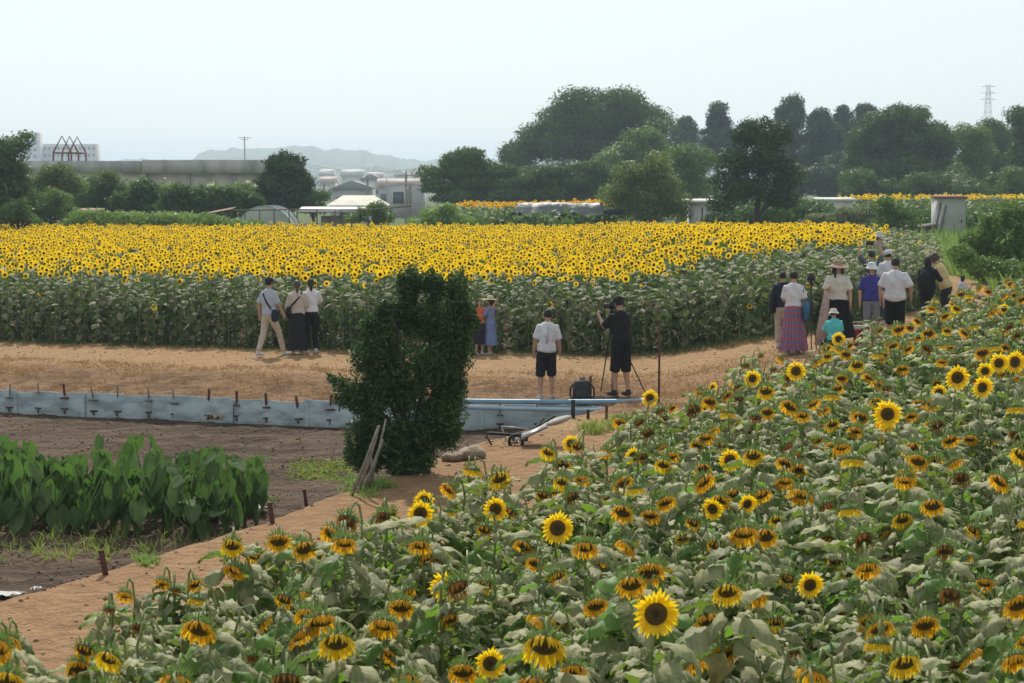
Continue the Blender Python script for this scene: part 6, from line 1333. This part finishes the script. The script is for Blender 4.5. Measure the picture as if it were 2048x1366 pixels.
def tripod(px, d, h, lb, foot_px, cam_yaw=0, mono=False):
    x = P(px, 600, d)[0]; z = float(zg(x, d)); t = thing('camera_tripod', lb, 'tripod', (x, d, z)); top = h-.30
    for i, fx in enumerate(foot_px):
        f = np.array([P(fx[0], 600, d+fx[1])[0]-x, fx[1], 0]); f[2] = float(zg(x+f[0], d+f[1]))-z; mb = MB(); a = np.array([0, 0, top]); mb.tube([f, f+(a-f)*.5], [.011, .012], 6); mb.tube([f+(a-f)*.5, a], [.016, .018], 6); mb.build('leg', M['black'], t, smooth=True)
    mb = MB(); mb.tube([(0, 0, top-.15), (0, 0, h-.10)], [.018, .016], 8); mb.tube([(0, 0, h-.14), (0, 0, h-.07)], [.04, .035], 10); mb.build('head', M['black'], t)
    c = MB(); Rm = (0, 0, cam_yaw); c.box((0, 0, h-.005), (.14, .075, .10), Rm); c.box((0, 0, h+.062), (.06, .06, .035), Rm); b = c.build('camera', M['black'], t); L = MB(); dr = np.array([-math.sin(cam_yaw), math.cos(cam_yaw), 0]); L.tube([np.array([0, 0, h-.005])+dr*.03, np.array([0, 0, h-.005])+dr*.17, np.array([0, 0, h-.005])+dr*.20], [.036, .038, .048], 14); L.build('lens', M['black'], b, smooth=True)
tripod(1224, 35.5, 1.60, 'black tripod with camera in front of the photographer in black', [(1202, .25), (1225, -.35), (1290, .35)], R(35))
def backpack():
    g = G(1164, 800); x = g[0]; d = 35.05; z = P(1164, 803, d)[2]; t = thing('backpack', 'bulky black backpack standing on the bank behind the pale blue pipes', 'backpack', (x, d, z)); t.scale = (.95, .95, .92); W_ = .19
    mb = MB(); V, Q, T = sweep([(0, 0, .0), (0, 0, .04), (0, 0, .22), (0, 0, .36), (0, 0, .42)], [(.13, .09), (.175, .125), (.185, .13), (.17, .115), (.11, .07)], 18, True, (1, 0, 0)); mb.add(V, Q, T); mb.build('main_bag', M['bagcloth'], t, smooth=True)
    mb = MB(); V, Q, T = sweep([(0, -.11, .05), (0, -.13, .12), (0, -.11, .24)], [(.11, .05), (.13, .055), (.11, .04)], 12, True, (1, 0, 0)); mb.add(V, Q, T); mb.build('front_pocket', M['bagcloth'], t, smooth=True)
    mb = MB(); mb.tube([(-.05, 0, .42), (-.04, 0, .47), (.04, 0, .47), (.05, 0, .42)], .012, 6); mb.build('handle', M['black'], t)
    for s in (-1, 1): mb = MB(); mb.tube([(s*.13, .08, .38), (s*.22, .06, .26), (s*.23, .04, .12), (s*.16, .06, .03)], [(.018, .006)]*4, 6); mb.build('strap', M['black'], t, smooth=True)
    mb = MB(); mb.tube([(.15, 0, .02), (.16, 0, .50)], .022, 8); mb.build('side_tube', M['rust'], t)
M['bagcloth'] = mat('black_nylon', (0.020, 0.021, 0.024), (0.035, 0.036, 0.040), rough=.6, scale=12, bump=.01)
backpack()
a = P(1186, 797, 34.9); b = P(1238, 795, 34.9); mb = MB(); mb.tube([(0, 0, 0), (b-a)*.85, b-a], [.020, .020, .012], 8); o = mb.build('folded_monopod', M['black']); o.location = tuple(a); tag(o, 'black folded stick lying between the backpack and the sandals', 'stick')

# plaid material for the long skirt: a woven pattern of the cloth itself
def plaid():
    m = bpy.data.materials.new('red_and_blue_plaid'); m.use_nodes = True; nt = m.node_tree; nt.nodes.clear(); L = nt.links; o = _n(nt, 'ShaderNodeOutputMaterial'); b = _n(nt, 'ShaderNodeBsdfPrincipled'); b.inputs['Roughness'].default_value = .9; L.new(b.outputs[0], o.inputs[0]); tc = _n(nt, 'ShaderNodeTexCoord')
    sp = _n(nt, 'ShaderNodeSeparateXYZ'); L.new(tc.outputs['Object'], sp.inputs[0]); at = _n(nt, 'ShaderNodeMath', operation='ARCTAN2'); L.new(sp.outputs[0], at.inputs[0]); L.new(sp.outputs[1], at.inputs[1])
    def band(src, f, th):
        mu = _n(nt, 'ShaderNodeMath', operation='MULTIPLY'); L.new(src, mu.inputs[0]); mu.inputs[1].default_value = f; s = _n(nt, 'ShaderNodeMath', operation='SINE'); L.new(mu.outputs[0], s.inputs[0]); g = _n(nt, 'ShaderNodeMath', operation='GREATER_THAN'); L.new(s.outputs[0], g.inputs[0]); g.inputs[1].default_value = th; return g.outputs[0]
    def mx(f, a, c):
        x = _n(nt, 'ShaderNodeMix', data_type='RGBA'); L.new(f, x.inputs[0]); 
        if isinstance(a, tuple): x.inputs[6].default_value = c4(a)
        else: L.new(a, x.inputs[6])
        x.inputs[7].default_value = c4(c); return x.outputs[2]
    c = mx(band(sp.outputs[2], 50, .2), (.42, .05, .09), (.10, .13, .26)); c = mx(band(at.outputs[0], 18, .25), c, (.14, .06, .16)); c = mx(band(at.outputs[0], 36, .93), c, (.45, .40, .42)); L.new(c, b.inputs['Base Color']); return m
t, J = person(1565, 38.6, 1.50, R(-10), 'person in dark top and beige trousers half hidden behind the plaid skirt', (NAVY, 'short', .92, .03), ('trousers', (.50, .42, .33)), hair='short', shoes=(.6, .58, .55))
T_ = J['T']; bag(t, J, [T_((-.20, 0, 1.18)), T_((-.23, 0, 1.0)), T_((-.21, 0, .80))], [(.05, .07), (.09, .15), (.08, .16)], BLK, 'shoulder_bag', [T_((-.10, 0, 1.46)), T_((-.19, -.03, 1.36)), T_((-.21, -.02, 1.16))])
t, J = person(1587, 37.3, 1.60, R(-12), 'woman in white T-shirt and long plaid skirt carrying a blue tote bag', ((.72, .70, .74), 'short', .95, .022), ('skirt', (.3, .1, .15), .10, .29, plaid()), hair='bob' if False else 'short', arms=[((-.08, .02, -.27), (.10, .20, -.08)), ((.12, -.02, -.26), (.0, .06, -.24))])
T_ = J['T']; bag(t, J, [T_((.26, -.05, 1.08)), T_((.27, -.05, .98)), T_((.26, -.05, .72))], [(.05, .10), (.06, .13), (.05, .15)], (.055, .17, .32), 'tote_bag', [T_((.17, -.02, 1.45)), T_((.20, -.06, 1.30)), T_((.25, -.06, 1.08))])
tripod(1622, 37.9, 1.42, 'black camera stand between the plaid skirt and the wide-brimmed hat', [(1612, .2), (1624, -.3), (1634, .2)], R(-20))
PINK = mat('pinkish_printed_cloth', (.52, .40, .36), (.38, .27, .25), rough=.9, scale=26, lo=.45, hi=.55)
def shawl():
    d = 38.0; p = [P(x_, y_, d) for x_, y_ in ((1653, 583), (1650, 610), (1644, 650), (1641, 690))]; o = p[-1]; mb = MB(); V, Q, T = sweep([q_-o for q_ in p], [(.05, .03), (.075, .035), (.10, .04), (.125, .04)], 16, True, (1, 0, 0)); V[:, 0] += .012*np.sin(V[:, 2]*19); mb.add(V, Q, T); ob = mb.build('shawl', PINK, smooth=True); ob.location = tuple(o); tag(ob, 'long pinkish patterned shawl hanging from the arm of the wide-hatted woman', 'shawl')
shawl()
t, J = person(1675, 38.2, 1.70, R(168), 'woman in wide brown sun hat, cream blouse and flared black skirt', ((.68, .66, .58), 'short', .94, .045), ('skirt', (.013, .013, .015), .22, .36), hair='long', hat=('wide', (.36, .25, .18)), arms=[((-.14, .02, -.26), (-.02, .06, -.24)), ((.12, .06, -.25), (-.06, .20, .06))], turn=.5)
t, J = person(1672, 36.3, 1.28, R(8), 'crouching child in white hat and turquoise shirt in front of the black skirt', ((.12, .58, .60), 'short', .93, .05), ('shorts', (.03, .03, .04)), hair='short', hat=('bucket', (.66, .63, .56)), crouch=.52, lean=.25, feet=[((-.12, .12, 0), .3), ((.12, .12, 0), -.3)], arms=[((-.08, .16, -.2), (.05, .22, -.05)), ((.08, .16, -.2), (-.05, .22, -.05))])
person(1743, 39.4, 1.62, R(178), 'woman in white bucket hat, royal blue top and grey jeans facing the camera', ((.055, .055, .28), 'short', .92, .028), ('trousers', (.20, .22, .25)), hair='bob', hairc='b', hat=('bucket', (.68, .72, .70)), slim=1.05, arms=[((-.10, .02, -.27), (-.02, .05, -.24)), ((.12, .0, -.27), (.02, .05, -.24))])
person(1790, 38.4, 1.76, R(-20), 'broad man in white T-shirt and black shorts seen from behind on the right', ((.70, .71, .76), 'short', .88, .04), ('shorts', (.013, .013, .016), .05), hair='short', slim=1.16, arms=[((-.16, .0, -.26), (-.02, .08, -.24)), ((.18, -.02, -.24), (-.02, .16, -.18))], turn=-.1)
person(1775, 44.5, 1.70, R(10), 'person in pale cap and white shirt mostly hidden behind the broad man', ((.66, .68, .74), 'short', .9, .03), ('trousers', (.05, .06, .09)), hair='short', hat=('cap', (.60, .64, .62)))
t, J = person(1742, 46.5, 1.62, R(5), 'person in the background lifting a black phone overhead with both arms', ((.10, .12, .16), 'short', .92, .03), ('trousers', (.05, .05, .07)), hair='short', arms=[((-.14, .12, .22), (.04, .06, .25)), ((.14, .12, .22), (-.04, .06, .25))])
mb = MB(); c = (J['AR'][0][2]+J['AR'][1][2])/2+[0, 0, .07]; mb.box(c, (.19, .018, .10)); mb.box(c+[0, -.012, 0], (.17, .008, .085)); o = mb.build('phone', M['black']); o.location = tuple(np.array(t.location)); o.rotation_euler = t.rotation_euler; o.scale = t.scale; tag(o, 'black phone held overhead by the background person', 'phone')
person(1757, 53, 1.66, R(180), 'distant person with white hat looking over the right end of the yellow field', ((.45, .36, .33), 'short', .92, .03), ('trousers', (.1, .1, .12)), hair='bob', hat=('bucket', (.62, .60, .56)), zoff=.25)
t, J = person(1855, 43.0, 1.62, R(-25), 'person dressed in black with round black backpack at the path bend', ((.018, .020, .028), 'half', .88, .04), ('trousers', (.02, .02, .028)), hair='bob', arms=[((-.1, .08, -.25), (.02, .2, -.1)), ((.14, .10, -.2), (-.02, .24, .02))])
T_ = J['T']; bag(t, J, [T_((-.02, -.19, 1.38)), T_((-.02, -.22, 1.22)), T_((-.02, -.21, .98)), T_((-.02, -.16, .90))], [(.09, .05), (.15, .09), (.16, .10), (.10, .06)], BLK, 'backpack', [T_((-.12, -.14, 1.30)), T_((-.15, .02, 1.43)), T_((-.14, .12, 1.30)), T_((-.16, .0, 1.02))])
person(1893, 43.6, 1.72, R(65), 'curly-haired person in pale yellow shirt bending towards the black backpack', ((.66, .52, .25), 'short', .90, .04), ('trousers', (.03, .03, .04)), hair='curly', hairc='b', lean=.38, nod=.35, arms=[((-.1, .18, -.2), (-.02, .20, -.12)), ((.08, .2, -.2), (-.02, .22, -.08))])
person(1925, 47, 1.02, R(-60), 'small black-haired person whose head just shows over the near sunflowers on the right', ((.60, .62, .66), 'short', .92, .03), ('shorts', (.05, .05, .07)), hair='bob')
def cart_red():
    g = G2(1720, 38.9); t = thing('cool_box', 'red cool box with white lid beside the blue-topped woman', 'cool box', g)
    mb = MB(); t.scale = (.85, .85, .85); V, Q, T = sweep([(0, 0, .02), (0, 0, .06), (0, 0, .36), (0, 0, .38)], [(.15, .12), (.17, .14), (.18, .15), (.17, .14)], 4, True, (1, 1, 0)); mb.add(V, Q, T); mb.build('body', cloth((.34, .035, .03), 'red_plastic'), t)
    mb = MB(); mb.box((0, 0, .42), (.29, .24, .07)); mb.box((0, 0, .465), (.22, .17, .03)); mb.build('lid', cloth((.62, .60, .58), 'white_plastic'), t)
    mb = MB(); mb.tube([(-.14, 0, .40), (-.12, 0, .56), (.12, 0, .56), (.14, 0, .40)], .012, 6); mb.build('handle', cloth((.62, .60, .58), 'white_plastic'), t)
cart_red()
# ------------------------------------------------------------ air
def haze():
    mb = MB(); mb.box((0, 1600, 30), (9000, 6000, 76)); o = mb.build('haze', bpy.data.materials.new('haze_air')); m = o.data.materials[0]
    m.use_nodes = True; nt = m.node_tree; nt.nodes.clear(); out = _n(nt, 'ShaderNodeOutputMaterial'); v = _n(nt, 'ShaderNodeVolumePrincipled')
    v.inputs['Color'].default_value = (0.70, 0.86, 1.0, 1); v.inputs['Density'].default_value = HAZE; v.inputs['Anisotropy'].default_value = 0.55
    nt.links.new(v.outputs[0], out.inputs['Volume']); tag(o, 'thin summer haze lying over the whole field', 'haze', kind='stuff')
HAZE = 0.00043
haze()
